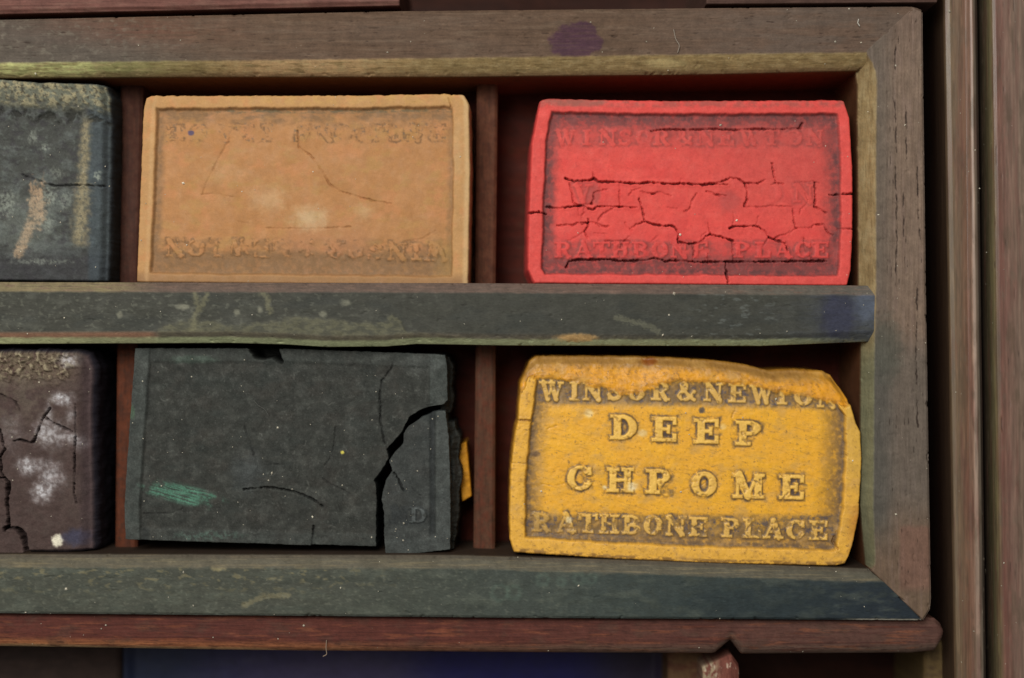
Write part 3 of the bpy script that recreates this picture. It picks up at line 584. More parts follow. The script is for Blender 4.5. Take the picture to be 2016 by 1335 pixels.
# ---- red cake
def red():
    yt = jag(pl((1040, 214), (1058, 206), (1075, 199), (1190, 201), (1300, 203), (1655, 202), (1668, 208), (1676, 220)), 1.2, 12, 221); yb = jag(pl((1040, 555), (1670, 560)), .8, 24, 222)
    X, Y, dL, dR, dT, dB = hgrid(jag(yx(203, 556, (203, 1066), (240, 1058), (280, 1050), (420, 1044), (530, 1042), (556, 1054)), .9, .05, 223), jag(yx(203, 558, (203, 1658), (230, 1668), (330, 1674), (460, 1674), (530, 1670), (558, 1664)), .8, .05, 224), yt, yb, 1.5)
    W = (27, 22, 25, 18); W = tuple(q + 6 * (fbm(X / 40, Y / 40, 410 + k) - .5) for k, q in enumerate(W)); r = rim_h(dL, dR, dT, dB, *W); ins = inside(dL, dR, dT, dB, *W)
    n = fbm(X / 60, Y / 50, 225, 5); f = fbm(X / 12, Y / 12, 226, 4); f2 = fbm(X / 28, Y / 22, 227, 4)
    xs = lambda L_: [960 + .387 * q for q in L_]
    t1 = list(zip('WINSOR', xs([395, 505, 610, 700, 795, 885]), [271] * 6)) + [('&', xs([1000])[0], 271)] + list(zip('NEWTON', xs([1110, 1215, 1335, 1445, 1560, 1665]), [271] * 6))
    t2 = list(zip('VERMILION', [1148, 1196, 1252, 1320, 1376, 1420, 1468, 1520, 1582], [381] * 9))
    t3 = list(zip('RATHBONE', xs([385, 488, 580, 675, 775, 875, 975, 1080]), [492] * 8)) + list(zip('PLACE', xs([1292, 1400, 1505, 1605, 1695]), [492] * 5))
    D1 = text(X, Y, t1, 30, 0, 1.8, 228); D2 = text(X, Y, t2, 36, 0, 1.6, 229); D3 = text(X, Y, t3, 31, 0, 1.2, 230)
    l1 = ss(2.4, -1.6, D1) * ss(.36, .62, f2 + .04 + .1 * ss(1300, 1150, X)); l3 = ss(2.2, -1.2, D3) * ss(.32, .58, f2 + .16 * np.abs(X - 1360) / 300)
    k2 = np.clip(ss(1210, 1150, X) + ss(1490, 1580, X) * .8, .12, 1); l2 = ss(2, -1.2, D2) * k2
    col = np.zeros(X.shape + (3,)) + rgb(224, 82, 75)
    col = mix(col, ss(.42, .7, n) * .5, (216, 72, 69)); col = mix(col, ss(.5, .7, f2) * .4, (230, 96, 86)); col = mix(col, ss(400, 520, Y) * .4, (208, 70, 70)); col = mix(col, ss(1240, 1600, X + 80 * (n - .5)) * ss(470, 330, Y + 80 * (f2 - .5)) * .5, (188, 82, 76)); col = mix(col, ss(340, 240, Y) * .45, (186, 84, 78))
    rimc = np.zeros(X.shape + (3,)) + rgb(220, 82, 76); rimc = mix(rimc, ss(14, 6, dT) * ss(.35, .6, fbm(X / 22, Y / 14, 231)) * .7, (166, 86, 78)); rimc = mix(rimc, ss(.5, .7, f) * .35, (236, 100, 92))
    rimc = mix(rimc, blob(X, Y, 1130, 203, 60, 8, 232) * .6, (150, 96, 84))
    col = col * (1 - r[..., None]) + rimc * r[..., None]
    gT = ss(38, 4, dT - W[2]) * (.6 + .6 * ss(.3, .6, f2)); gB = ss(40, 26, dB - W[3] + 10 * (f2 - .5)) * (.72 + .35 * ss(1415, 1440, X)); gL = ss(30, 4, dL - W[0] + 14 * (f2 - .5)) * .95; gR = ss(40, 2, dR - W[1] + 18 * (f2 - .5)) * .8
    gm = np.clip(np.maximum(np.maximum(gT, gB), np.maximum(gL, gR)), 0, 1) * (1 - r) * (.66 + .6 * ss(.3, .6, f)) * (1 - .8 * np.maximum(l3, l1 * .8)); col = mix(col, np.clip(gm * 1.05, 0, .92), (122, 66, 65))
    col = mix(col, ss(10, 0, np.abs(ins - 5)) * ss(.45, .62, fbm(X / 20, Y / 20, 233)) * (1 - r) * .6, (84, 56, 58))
    rb = (ss(20, 11, np.abs(Y - 271)) * .6 * (.35 + .65 * ss(.35, .6, f2)) * (1 - l1) + ss(21, 12, np.abs(Y - 493)) * .8 * (.3 + .7 * ss(.38, .58, f2)) * (1 - l3)) * (1 - r); col = mix(col, rb * .8, (158, 74, 71))
    for D_, l_, a in ((D1, l1, .5), (D2, l2 / np.maximum(k2, .1), .4), (D3, l3, .6)):
        h_ = ss(8, 1.2, D_) * (1 - ss(2, -1.2, D_)); kk = k2 if D_ is D2 else ss(.34, .58, f2 + .04) * (.4 + .6 * ss(.35, .6, f))
        col = mix(col, h_ * a * kk, (130, 64, 62))
    col = mix(col, blob(X, Y, 1166, 384, 14, 18, 234, .3, .5) * .5, (150, 78, 74)); col = mix(col, blob(X, Y, 1436, 396, 20, 20, 235, .4, .5) * .5, (164, 76, 74)); col = mix(col, ss(.6, .7, fbm(X / 9, Y / 9, 236)) * .3, (190, 66, 64))
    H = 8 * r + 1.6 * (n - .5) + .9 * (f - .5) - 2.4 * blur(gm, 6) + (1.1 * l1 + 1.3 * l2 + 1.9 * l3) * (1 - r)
    cx = lambda P: [(960 + .387 * a, 140 + .387 * b) for a, b in P]
    C = [([(395, 545), (440, 560), (520, 556), (540, 545), (560, 562), (680, 566), (760, 574), (830, 564), (900, 574), (980, 572), (1100, 578), (1150, 572), (1220, 578)], 1.8),
         ([(1150, 574), (1200, 560), (1240, 542), (1270, 546), (1310, 570), (1380, 570), (1412, 554)], 1.4), ([(1448, 470), (1456, 530), (1468, 568), (1506, 572)], 1.4), ([(1466, 568), (1444, 578)], 1.0), ([(1560, 570), (1660, 560), (1690, 572)], .7),
         ([(536, 515), (540, 545)], .8), ([(986, 545), (980, 570)], .8), ([(672, 566), (672, 690)], 1.0), ([(415, 575), (430, 620), (436, 670), (470, 688)], 1.2),
         ([(220, 722), (262, 720), (298, 728)], 2.0), ([(296, 690), (360, 698), (440, 688), (480, 684), (510, 700), (540, 704), (560, 688), (670, 690), (760, 694)], 1.6), ([(490, 690), (492, 720), (478, 735)], 1.1),
         ([(1064, 622), (1040, 660), (1030, 700), (1000, 716)], 1.0), ([(915, 696), (965, 698)], .8), ([(1310, 570), (1322, 620), (1318, 660), (1306, 690)], 1.4), ([(1306, 690), (1380, 692), (1440, 686), (1550, 690)], .9),
         ([(1664, 565), (1668, 620), (1664, 690), (1700, 706), (1724, 722)], 1.5), ([(1552, 700), (1558, 760), (1570, 800), (1640, 798), (1670, 780), (1712, 782), (1730, 820), (1756, 834)], 1.2), ([(1570, 800), (1540, 822), (1506, 832)], 1.2),
         ([(770, 650), (786, 700), (800, 766), (760, 778), (724, 806)], 1.3), ([(800, 766), (860, 784), (950, 788), (972, 830), (968, 870), (1030, 880), (1090, 868), (1110, 840), (1136, 830), (1200, 848), (1250, 864)], 1.7), ([(1120, 770), (1136, 830)], 1.0), ([(1230, 800), (1258, 790), (1366, 788), (1410, 812), (1430, 846), (1480, 866), (1510, 874), (1526, 912)], 1.6), ([(1366, 788), (1378, 740)], .9), ([(1424, 850), (1404, 890)], .8),
         ([(514, 752), (510, 790), (494, 816), (508, 850)], 1.4), ([(494, 816), (440, 850), (410, 864)], .8), ([(540, 826), (606, 828)], .7), ([(600, 864), (726, 864)], 1.1), ([(1040, 880), (1050, 920), (1044, 950)], 1.0), ([(1244, 864), (1250, 960)], 1.0), ([(1120, 930), (1122, 970)], 1.1),
         ([(400, 1000), (412, 968), (460, 960), (620, 958), (660, 966), (800, 964), (850, 950), (900, 968), (960, 964), (1080, 972), (1210, 970), (1380, 970), (1560, 968), (1730, 966)], 1.8), ([(1210, 970), (1216, 1030), (1220, 1084)], 2.0),
         ([(830, 306), (900, 296), (1060, 298), (1150, 294), (1240, 300), (1350, 294), (1500, 296), (1590, 290), (1602, 264)], 1.5), ([(1740, 630), (1800, 628), (1850, 626)], 1.7), ([(1780, 804), (1850, 804)], 1.1), ([(1250, 720), (1254, 760), (1240, 800)], .7), ([(830, 870), (870, 838)], .6)]
    r3 = np.random.default_rng(11)
    for _ in range(15):                                # finer branching cracks in the lower half
        a_, b_, g_ = r3.uniform(330, 1740), r3.uniform(580, 960), r3.uniform(0, 6.28); P_ = [(a_, b_)]
        for _k in range(int(r3.integers(2, 5))):
            g_ += r3.uniform(-.9, .9); q_ = r3.uniform(24, 56); P_.append((P_[-1][0] + q_ * math.cos(g_), P_[-1][1] + q_ * .7 * math.sin(g_)))
        C.append((P_, r3.uniform(.8, 1.25)))
    H, col = cut(X, Y, H, col, [(cx(p), w_ * .8) for p, w_ in C], (84, 26, 28), seed=237, depth=17, wig=2.4)
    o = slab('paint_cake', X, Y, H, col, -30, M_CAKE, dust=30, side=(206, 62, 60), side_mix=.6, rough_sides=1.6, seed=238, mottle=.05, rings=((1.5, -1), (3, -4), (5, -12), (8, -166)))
    tag(o, 'bright red paint cake with crackled surface, at the right of the upper row', 'paint cake', GROUP)
# ---- yellow cake
def yellow():
    yt = jag(pl((1015, 745), (1028, 728), (1058, 704), (1160, 704), (1290, 706), (1400, 712), (1470, 722), (1520, 734), (1560, 731), (1625, 735), (1640, 742), (1668, 766), (1682, 790), (1694, 808)), 1.6, 12, 241); yb = jag(pl((1004, 1083), (1200, 1096), (1400, 1105), (1640, 1110), (1662, 1106)), 1.0, 14, 242)
    X, Y, dL, dR, dT, dB = hgrid(jag(yx(712, 1086, (712, 1046), (740, 1028), (815, 1022), (830, 1017), (900, 1009), (1000, 1006), (1060, 1007), (1086, 1014)), 1, .05, 243), jag(yx(742, 1108, (742, 1640), (766, 1668), (795, 1680), (802, 1689), (860, 1692), (1000, 1686), (1070, 1674), (1095, 1666), (1108, 1660)), 1, .05, 244), yt, yb, 1.5)
    n = fbm(X / 60, Y / 50, 245, 5); f = fbm(X / 11, Y / 11, 246, 4); f2 = fbm(X / 26, Y / 20, 247, 4); fs = fbm(X / 70 + Y / 200, Y / 5, 248, 4)
    W = (30, 30, 0, 30); W = tuple(q + 6 * (fbm(X / 40, Y / 40, 420 + k) - .5) for k, q in enumerate(W))
    chipline = pl((1010, 815), (1040, 745), (1075, 744), (1140, 752), (1175, 762), (1220, 774), (1255, 777), (1290, 764), (1320, 752), (1400, 752), (1480, 758), (1540, 774), (1610, 786), (1660, 799), (1700, 800))(X)
    chip = ss(3, -4, Y - chipline + 20 * (fbm(X / 16, Y / 16, 249) - .5)) * np.where(X < 1046, ss(832, 815, Y), 1)
    r = rim_h(dL, dR, np.full_like(dT, 99), dB, W[0], W[1], 9, W[3]) * (1 - chip)
    ins = np.minimum(np.minimum(dL - W[0], dR - W[1]), np.minimum(dB - W[3], Y - 745))
    a1 = [('W', 1086, 770), ('I', 1131, 770), ('N', 1167, 770), ('S', 1211, 770), ('O', 1253, 770), ('R', 1301, 770), ('&', 1352, 771), ('N', 1405, 772), ('E', 1452, 774), ('W', 1500, 776), ('T', 1540, 778), ('O', 1582, 780), ('N', 1628, 784)]
    a2 = [('D', 1228, 841), ('E', 1308, 845), ('E', 1391, 849), ('P', 1473, 853)]
    a3 = [('C', 1142, 941), ('H', 1221, 945), ('R', 1298, 948), ('O', 1386, 953), ('M', 1474, 957), ('E', 1559, 959)]
    xs = [1066, 1115, 1158, 1200, 1243, 1286, 1331, 1375]; a4 = [(c, x, 1028 + (x - 1066) * .03) for c, x in zip('RATHBONE', xs)] + [(c, x, 1028 + (x - 1066) * .03) for c, x in zip('PLACE', [1439, 1481, 1523, 1567, 1612])]
    D1 = text(X, Y, a1, 36, .02, 1.0, 250, .94) - .8; D2 = text(X, Y, a2, 47, .02, 1.1, 251) - 1.2; D3 = text(X, Y, a3, 47, .02, 1.1, 252) - 1.2; D4 = text(X, Y, a4, 37, .02, 1.3, 253, .94) - .8
    wn = fbm(X / 15, Y / 15, 440, 3); wear = ss(.27, .42, wn); l1 = ss(1.6, -1.4, D1) * (1 - chip) * (.35 + .65 * wear); l2 = ss(1.6, -1.6, D2) * (.5 + .5 * wear); l3 = ss(1.6, -1.6, D3) * (.4 + .6 * wear) * (1 - .9 * blob(X, Y, 1314, 962, 13, 13, 441, .3, .3, 8)); l4 = ss(1.6, -1.4, D4) * (.3 + .7 * ss(.34, .5, wn)) * (.55 + .45 * ss(1080, 1170, X))
    LT = np.clip(np.maximum(np.maximum(l1, l2), np.maximum(l3, l4)), 0, 1); DD = np.minimum(np.minimum(D1 + 40 * chip, D2), np.minimum(D3, D4))
    col = np.zeros(X.shape + (3,)) + rgb(240, 176, 54)
    col = mix(col, ss(.42, .7, n) * .6, (244, 182, 48)); col = mix(col, ss(.5, .72, f2) * .4, (218, 168, 80)); col = mix(col, ss(.58, .74, fs) * .35, (206, 156, 68))
    gT = ss(806, 786, Y) * 1.0; gB = ss(50, 18, dB - W[3]) * .95; gL = ss(44, 4, dL - W[0] + 16 * (f2 - .5)) * .9; gR = ss(56, 4, dR - W[1] + 20 * (f2 - .5)) * .95
    gm = np.clip(np.maximum(np.maximum(gT, gB), np.maximum(gL, gR)), 0, 1) * (1 - r) * (1 - chip) * (.5 + .8 * ss(.25, .55, f)); col = mix(col, gm * .8, (142, 110, 64)); 
    gd = ss(14, 1, np.minimum(dL - W[0], np.minimum(dR - W[1], dB - W[3]))) * (1 - r) * (1 - chip) * ss(.3, .55, fbm(X / 13, Y / 13, 254)); col = mix(col, gd * .7, (92, 76, 66))
    halo = ss(9.5, 1.5, DD) * (1 - LT) * (1 - chip); 
    def sh(A, dx, dy): return np.roll(np.roll(A, dx, 1), dy, 0)
    pk = np.clip(np.maximum(np.maximum(sh(LT, -3, 1), sh(LT, -1, 3)), sh(LT, 1, -2)) - LT, 0, 1) * (1 - chip) * ss(.34, .6, fbm(X / 20, Y / 20, 271)); col = mix(col, pk * .68, (112, 84, 50))
    dens = blur(LT, 5); ctr = ss(.26, .5, dens) * (1 - LT) * (1 - chip)
    col = mix(col, halo * .3 * ss(.42, .64, f2), (170, 130, 66)); col = mix(col, halo * ss(.5, .62, fbm(X / 12, Y / 12, 255)) * .55, (96, 80, 66)); col = mix(col, ctr * ss(.32, .5, fbm(X / 14, Y / 14, 270)) * 1.0, (82, 68, 62))
    h2 = ss(5, 1, DD) * (1 - LT) * (1 - chip) * ss(.4, .55, fbm(X / 16, Y / 16, 256)); col = mix(col, h2 * .45, (74, 62, 60))
    in_a = ss(26, 12, np.abs(Y - 772 - (X - 1086) * .025)) + ss(28, 14, np.abs(Y - 1036)) ; col = mix(col, in_a * (1 - LT) * (1 - chip) * (1 - r) * (.4 + .6 * ss(.38, .58, fbm(X / 15, Y / 15, 257))) * .8, (128, 104, 72)); col = mix(col, in_a * (1 - LT) * (1 - chip) * (1 - r) * ss(.56, .66, fbm(X / 13, Y / 13, 258)) * .7, (84, 78, 92))
    lc = np.zeros(X.shape + (3,)) + rgb(246, 200, 100); lc = mix(lc, in_a * .5, (218, 176, 102)); lc = mix(lc, ss(.5, .7, f2) * .4, (206, 158, 74)); col = col * (1 - LT[..., None] * .9 * (1 - r[..., None])) + lc * (LT * .9 * (1 - r))[..., None]
    rimc = np.zeros(X.shape + (3,)) + rgb(234, 178, 70); rimc = mix(rimc, ss(.48, .7, f2) * .5, (196, 148, 66)); rimc = mix(rimc, ss(.62, .72, f) * .4, (150, 110, 56)); rimc = mix(rimc, ss(8, 3, dB) * ss(.4, .55, fbm(X / 20, Y / 9, 259)) * .7, (122, 88, 46)); rimc = mix(rimc, ss(1660, 1690, X) * ss(980, 1020, Y) * .7, (176, 112, 44)); rimc = mix(rimc, ss(1660, 1668, X) * ss(1000, 900, Y) * .4, (204, 170, 84))
    col = col * (1 - r[..., None]) + rimc * r[..., None]
    cc = np.zeros(X.shape + (3,)) + rgb(232, 162, 42); cc = mix(cc, ss(.42, .62, fbm(X / 22, Y / 14, 260)) * .6, (198, 140, 62)); cc = mix(cc, ss(28, 8, dT + 16 * (f2 - .5)) * .85, (152, 114, 62)); cc = mix(cc, ss(1560, 1640, X) * .5, (234, 160, 34)); cc = mix(cc, ss(.6, .7, f) * .5, (140, 98, 46)); cc = mix(cc, blob(X, Y, 1280, 712, 14, 8, 261, .3, .4) * .9, (136, 74, 24))
    cc = mix(cc, ss(1120, 1040, X) * ss(.4, .6, f2) * .5, (176, 138, 76)); cc = mix(cc, blob(X, Y, 1036, 820, 14, 8, 262, .4, .4, 8) * .9, (120, 74, 34))
    stp = chip * ss(10, 2, np.abs(Y - chipline + 20 * (fbm(X / 16, Y / 16, 249) - .5))) * ss(.42, .6, fbm(X / 18, Y / 18, 442)); cc = mix(cc, stp * .6, (150, 100, 40))
    col = col * (1 - chip[..., None]) + cc * chip[..., None]
    col = mix(col, ss(.66, .74, fbm(X / 7, Y / 6, 263)) * .45 * (1 - LT), (140, 104, 56)); col = mix(col, blob(X, Y, 1382, 808, 6, 6, 264, .4, .4, 5) * .9, (74, 66, 66)); col = mix(col, blob(X, Y, 1055, 894, 8, 6, 265, .4, .4, 5) * .8, (96, 74, 56))
    for bx, by, rx, ry, a in ((1159, 814, 9, 8, .7), (1265, 853, 8, 7, .7), (1246, 958, 10, 8, .9), (1120, 1024, 6, 6, .9), (1424, 840, 6, 6, .4), (1190, 960, 4, 4, .8)): col = mix(col, blob(X, Y, bx, by, rx, ry, 266, .35, .5, 6) * a, (244, 226, 180))
    sk = ss(.6, .72, fbm((X + 3 * Y) / 60, (Y - .3 * X) / 5, 272)) * (1 - r) * (1 - chip); col = mix(col, sk * .35, (168, 124, 58)); col = mix(col, ss(.54, .74, fbm(X / 40, Y / 30, 273)) * .5 * (1 - LT), (204, 160, 92)); col = mix(col, ss(.70, .78, fbm(X / 13, Y / 9, 274)) * .6 * (1 - LT), (136, 102, 60)); H_s = ss(.6, .72, fbm((X + 3 * Y) / 60, (Y - .3 * X) / 5, 272)) * (1 - r) * (1 - chip)
    drop = ss(0, 60, chipline - Y)
    H = 9 * r + 1.6 * (n - .5) + 1.2 * (f - .5) - 2.4 * blur(gm, 5) + 3.4 * np.maximum(l2, l3) + 2.6 * np.maximum(l1, l4 * (1 - r)) - .5 * halo + chip * (2 - 12 * drop + 4 * (fbm(X / 24, Y / 16, 267) - .5)) - 9 * chip * ss(14, 0, dT)
    H -= 7 * ss(22, 0, dR) * chip
    C = [([(1076, 845), (1096, 838)], .8), ([(1068, 953), (1088, 956), (1110, 952)], .8), ([(1448, 805), (1440, 822)], 1.0), ([(1230, 918), (1180, 926)], .6), ([(1340, 966), (1380, 956), (1400, 940)], .6), ([(1006, 910), (1034, 912)], .8), ([(1020, 826), (1044, 828)], 1.4), ([(1648, 1046), (1640, 1066), (1648, 1080)], 1.4)]
    H, col = cut(X, Y, H, col, C, (116, 80, 38), seed=268, depth=6)
    o = slab('paint_cake', X, Y, H, col, -30, M_GLAZED, dust=30, side=(198, 136, 36), side_mix=.7, rough_sides=2.4, seed=269, mottle=.04, rings=((1.5, -1), (3, -4), (4, -10), (5, -166)))
    tag(o, 'yellow paint cake stamped with raised lettering DEEP CHROME, broken upper edge', 'paint cake', GROUP)
# ---- black cake, its broken-off end, and the chip of yellow behind it
def charcoal_col(X, Y, seed):
    n = fbm(X / 60, Y / 50, seed, 5); f = fbm(X / 11, Y / 11, seed + 1, 4)
    col = np.zeros(X.shape + (3,)) + rgb(55, 57, 54)
    col = mix(col, ss(.45, .7, n) * .5, (62, 60, 56)); col = mix(col, ss(.5, .7, f) * .3, (66, 69, 65)); col = mix(col, ss(.52, .7, fbm(X / 90, Y / 40, seed + 2)) * .4, (49, 54, 52))
    col = mix(col, ss(.5, .72, fbm(X / 34, Y / 30, seed + 4, 5)) * .4, (84, 86, 82)); col = mix(col, ss(.64, .76, fbm(X / 6, Y / 6, seed + 3)) * .5, (96, 99, 94))
    return col, n, f
def charcoal():
    yt = jag(pl((255, 688), (270, 686), (560, 687), (700, 692), (860, 698), (880, 700)), 1.6, 12, 271)
    yb = jag(pl((245, 1060), (300, 1063), (500, 1069), (614, 1073), (616, 1071), (740, 1075), (870, 1080)), 1, 12, 272)
    X, Y, dL, dR, dT, dB = hgrid(jag(yx(688, 1062, (688, 268), (760, 263), (900, 253), (1000, 247), (1062, 249)), 1, .05, 273),
        jag(yx(697, 1076, (697, 876), (720, 880), (785, 881), (793, 872), (797, 850), (806, 826), (818, 808), (836, 797), (850, 791), (868, 776), (886, 760), (902, 765), (925, 752), (948, 735), (955, 739), (985, 741), (1020, 740), (1076, 740)), 1.6, .03, 274), yt, yb, 1.6)
    col, n, f = charcoal_col(X, Y, 275)
    rr_ = 881 - X
    r = np.maximum(np.maximum(1 - ss(26, 33, dL), .55 * (1 - ss(20, 27, dB))), np.maximum(.45 * (1 - ss(22, 30, dT)), 1 - ss(32, 38, rr_)))
    col = mix(col, r * .45, (78, 86, 84)); groove = ss(12, 2, np.abs(dL - 38)) * (1 - ss(20, 27, dB) * .8); col = mix(col, groove * .5, (40, 44, 44))
    gr = blob(X, Y, 356, 972 , 66, 26, 277, .75, .4, 18) * (.2 + .8 * ss(.34, .56, fbm((X + .25 * Y) / 34, (Y - .3 * X) / 3.6, 278))); gr *= ss(26, 12, np.abs(Y - 972 - (X - 356) * .28)); col = mix(col, gr * .8, (86, 138, 116))
    col = mix(col, blob(X, Y, 410, 1054, 60, 9, 279, .5, .4, 9) * ss(.4, .6, f) * .6, (88, 112, 102)); col = mix(col, blob(X, Y, 380, 708, 46, 8, 280, .5, .4, 9) * .4, (84, 104, 92)); col = mix(col, blob(X, Y, 262, 812, 5, 14, 281, .4, .4, 6) * .6, (80, 104, 82))
    col = mix(col, blob(X, Y, 488, 930, 30, 36, 282, .4, .7, 20) * .35, (84, 92, 96)); col = mix(col, blob(X, Y, 830, 715, 40, 20, 283, .5, .6, 14) * .4, (88, 92, 90))
    H = 6 * r - 2.5 * groove + 2.0 * (n - .5) + 1.6 * (f - .5)
    pit = poly_mask(X + 6 * (fbm(X / 8, Y / 8, 295) - .5), Y + 6 * (fbm(X / 8, Y / 8, 303) - .5), [(486, 670), (552, 670), (546, 692), (552, 704), (557, 717), (546, 709), (534, 703), (516, 707), (502, 702), (496, 694)])
    H = H - 70 * pit; col = mix(col, pit * .8, (30, 31, 30))
    cx = lambda P: [(220 + .377 * a, 640 + .377 * b) for a, b in P]
    C = [([(1474, 180), (1466, 220), (1412, 290), (1400, 360), (1402, 500), (1420, 600), (1440, 655)], 1.1), ([(690, 520), (712, 590), (740, 670), (764, 760)], .8), ([(1170, 530), (1160, 620), (1150, 680), (1112, 734)], .8), ([(690, 858), (800, 848), (870, 854), (950, 870), (1000, 888), (1050, 910), (1100, 946)], 1.5), ([(1090, 790), (1140, 830), (1200, 856), (1256, 890)], .8), ([(170, 984), (250, 984), (320, 980), (376, 956)], .8), ([(1046, 1150), (1050, 1110), (1054, 1050)], 1.3), ([(380, 450), (388, 510)], .8), ([(800, 730), (900, 728)], .7)]
    H, col = cut(X, Y, H, col, [(cx(p), w_) for p, w_ in C], (24, 24, 24), seed=284, depth=12)
    r2 = np.random.default_rng(5)
    for _ in range(46):                                # faint pale scuffs and smeared threads
        x_, y_, a_, l_ = r2.uniform(300, 850), r2.uniform(710, 1060), r2.uniform(0, 6.28), r2.uniform(4, 13)
        d_ = line_dist(X, Y, [(x_, y_), (x_ + l_ * math.cos(a_), y_ + l_ * math.sin(a_)), (x_ + 1.7 * l_ * math.cos(a_ + .5), y_ + 1.7 * l_ * math.sin(a_ + .5))], 2)
        col = mix(col, ss(1.9, .5, d_) * r2.uniform(.12, .4), (118, 120, 114))
    ring = np.abs(np.hypot(X - 826, Y - 731) - 10); col = mix(col, ss(2.0, .5, ring) * (X < 826) * ss(.4, .6, fbm(X / 6, Y / 6, 443)) * .4, (110, 114, 110))
    col = mix(col, blob(X, Y, 674, 891, 3.4, 3, 285, .3, .4, 4), (222, 210, 96))
    o = slab('paint_cake', X, Y, H, col, -44, M_DARK, dust=60, side=(50, 56, 56), side_mix=.7, rough_sides=3.0, seed=286, mottle=.2, rings=((.4, -1), (.8, -4), (1, -10), (1.5, -152)))
    tag(o, 'charcoal black paint cake with broken end and pale green smear', 'paint cake', GROUP); main = o
    # fragment
    yt = jag(pl((745, 814), (845, 814), (866, 809), (890, 810)), .8, 8, 287); yb = jag(pl((745, 1094), (800, 1091), (888, 1080)), 1, 10, 288)
    X, Y, dL, dR, dT, dB = hgrid(jag(yx(811, 1090, (811, 852), (818, 834), (826, 822), (836, 806), (850, 796), (872, 794), (890, 776), (904, 767), (925, 773), (940, 762), (960, 756), (980, 752), (1010, 757), (1050, 757), (1090, 760)), 1.6, .03, 289), jag(yx(811, 1082, (811, 877), (860, 883), (900, 885), (1000, 887), (1082, 886)), 1.4, .03, 290), yt, yb, 1.4)
    col, n, f = charcoal_col(X, Y, 291); col = mix(col, .35 + 0 * X, (70, 76, 78))
    r = np.maximum(1 - ss(26, 33, 887 - X), .8 * (1 - ss(24, 32, dB))); col = mix(col, r * .45, (84, 90, 88)); groove = ss(8, 1, np.abs(887 - X - 36)) * ss(20, 40, dB); col = mix(col, groove * .55, (38, 42, 44))
    Dn = text(X, Y, [('N', 787, 1014), ('D', 823, 1014)], 31, .03, 1.4, 292); lt = ss(1.6, -1.2, Dn) * np.where(X > 805, 1, .18)
    col = mix(col, lt * .55 * ss(.36, .58, f + .05), (104, 112, 114)); col = mix(col, ss(5, 1, Dn) * (1 - lt) * .5, (46, 50, 52))
    H = 6 * r - 3 * groove + 2 * (n - .5) + 1.6 * (f - .5) + 3 * lt
    H, col = cut(X, Y, H, col, [([(776, 930), (784, 942), (794, 966)], 1.4), ([(812, 962), (828, 976)], .8)], (24, 25, 26), seed=293, depth=11)
    o = slab('paint_cake_fragment', X, Y, H, col, -44, M_DARK, dust=26, side=(58, 64, 66), side_mix=.7, rough_sides=4.0, seed=294, mottle=.2, rings=((.4, -1), (.8, -4), (1, -14), (1.5, -152)))
    tag(o, 'broken-off right end of the black paint cake beside the wide crack', 'fragment')
    X, Y, dL, dR, dT, dB = hgrid(cst(876), jag(pl((0, 893), (.12, 904), (.3, 902), (.45, 908), (.6, 902), (.8, 899), (1, 893)), 5, .09, 296), jag(cst(832), 4, 8, 297), jag(cst(1082), 3, 8, 298), 1.6)
    col, n, f = charcoal_col(X, Y, 299); H = 10 * (n - .5) + 12 * (f - .5) - 14 * ss(14, 0, dR)
    slab('broken_side', X, Y, H, col * .9, -66, M_DARK, o, side=(44, 48, 47), rough_sides=4.0, seed=300, rings=((.8, -1), (1.5, -4), (2, -10), (2, -130)), cap=False)
    X, Y, dL, dR, dT, dB = hgrid(cst(868), jag(pl((0, 884), (.2, 891), (.5, 888), (.8, 892), (1, 884)), 4, .1, 304), cst(704), jag(cst(812), 3, 8, 305), 1.6)
    col, n, f = charcoal_col(X, Y, 306); H = 10 * (n - .5) + 10 * (f - .5) - 14 * ss(12, 0, dR)
    slab('broken_side', X, Y, H, col * .85, -72, M_DARK, main, side=(40, 44, 43), rough_sides=4.0, seed=307, rings=((.8, -1), (1.5, -4), (2, -10), (2, -124)), cap=False)
def yellow_chip():
    X, Y, dL, dR, dT, dB = vgrid(pl((870, 899), (930, 905), (985, 911)), pl((870, 917), (930, 923), (985, 928)), pl((0, 878), (1, 872)), pl((0, 986), (1, 976)), 1.5)
    n = fbm(X / 12, Y / 12, 301); col = np.zeros(X.shape + (3,)) + rgb(196, 136, 30); col = mix(col, ss(.45, .65, n) * .6, (168, 112, 24))
    o = slab('paint_chip', X, Y, 4 * (n - .5), col, -104, M_CAKE, side=(150, 98, 24), rough_sides=2, rings=((1, -1.5), (2, -5), (2, -100)))
    tag(o, 'small yellow paint chip standing beside the black cake', 'paint chip')
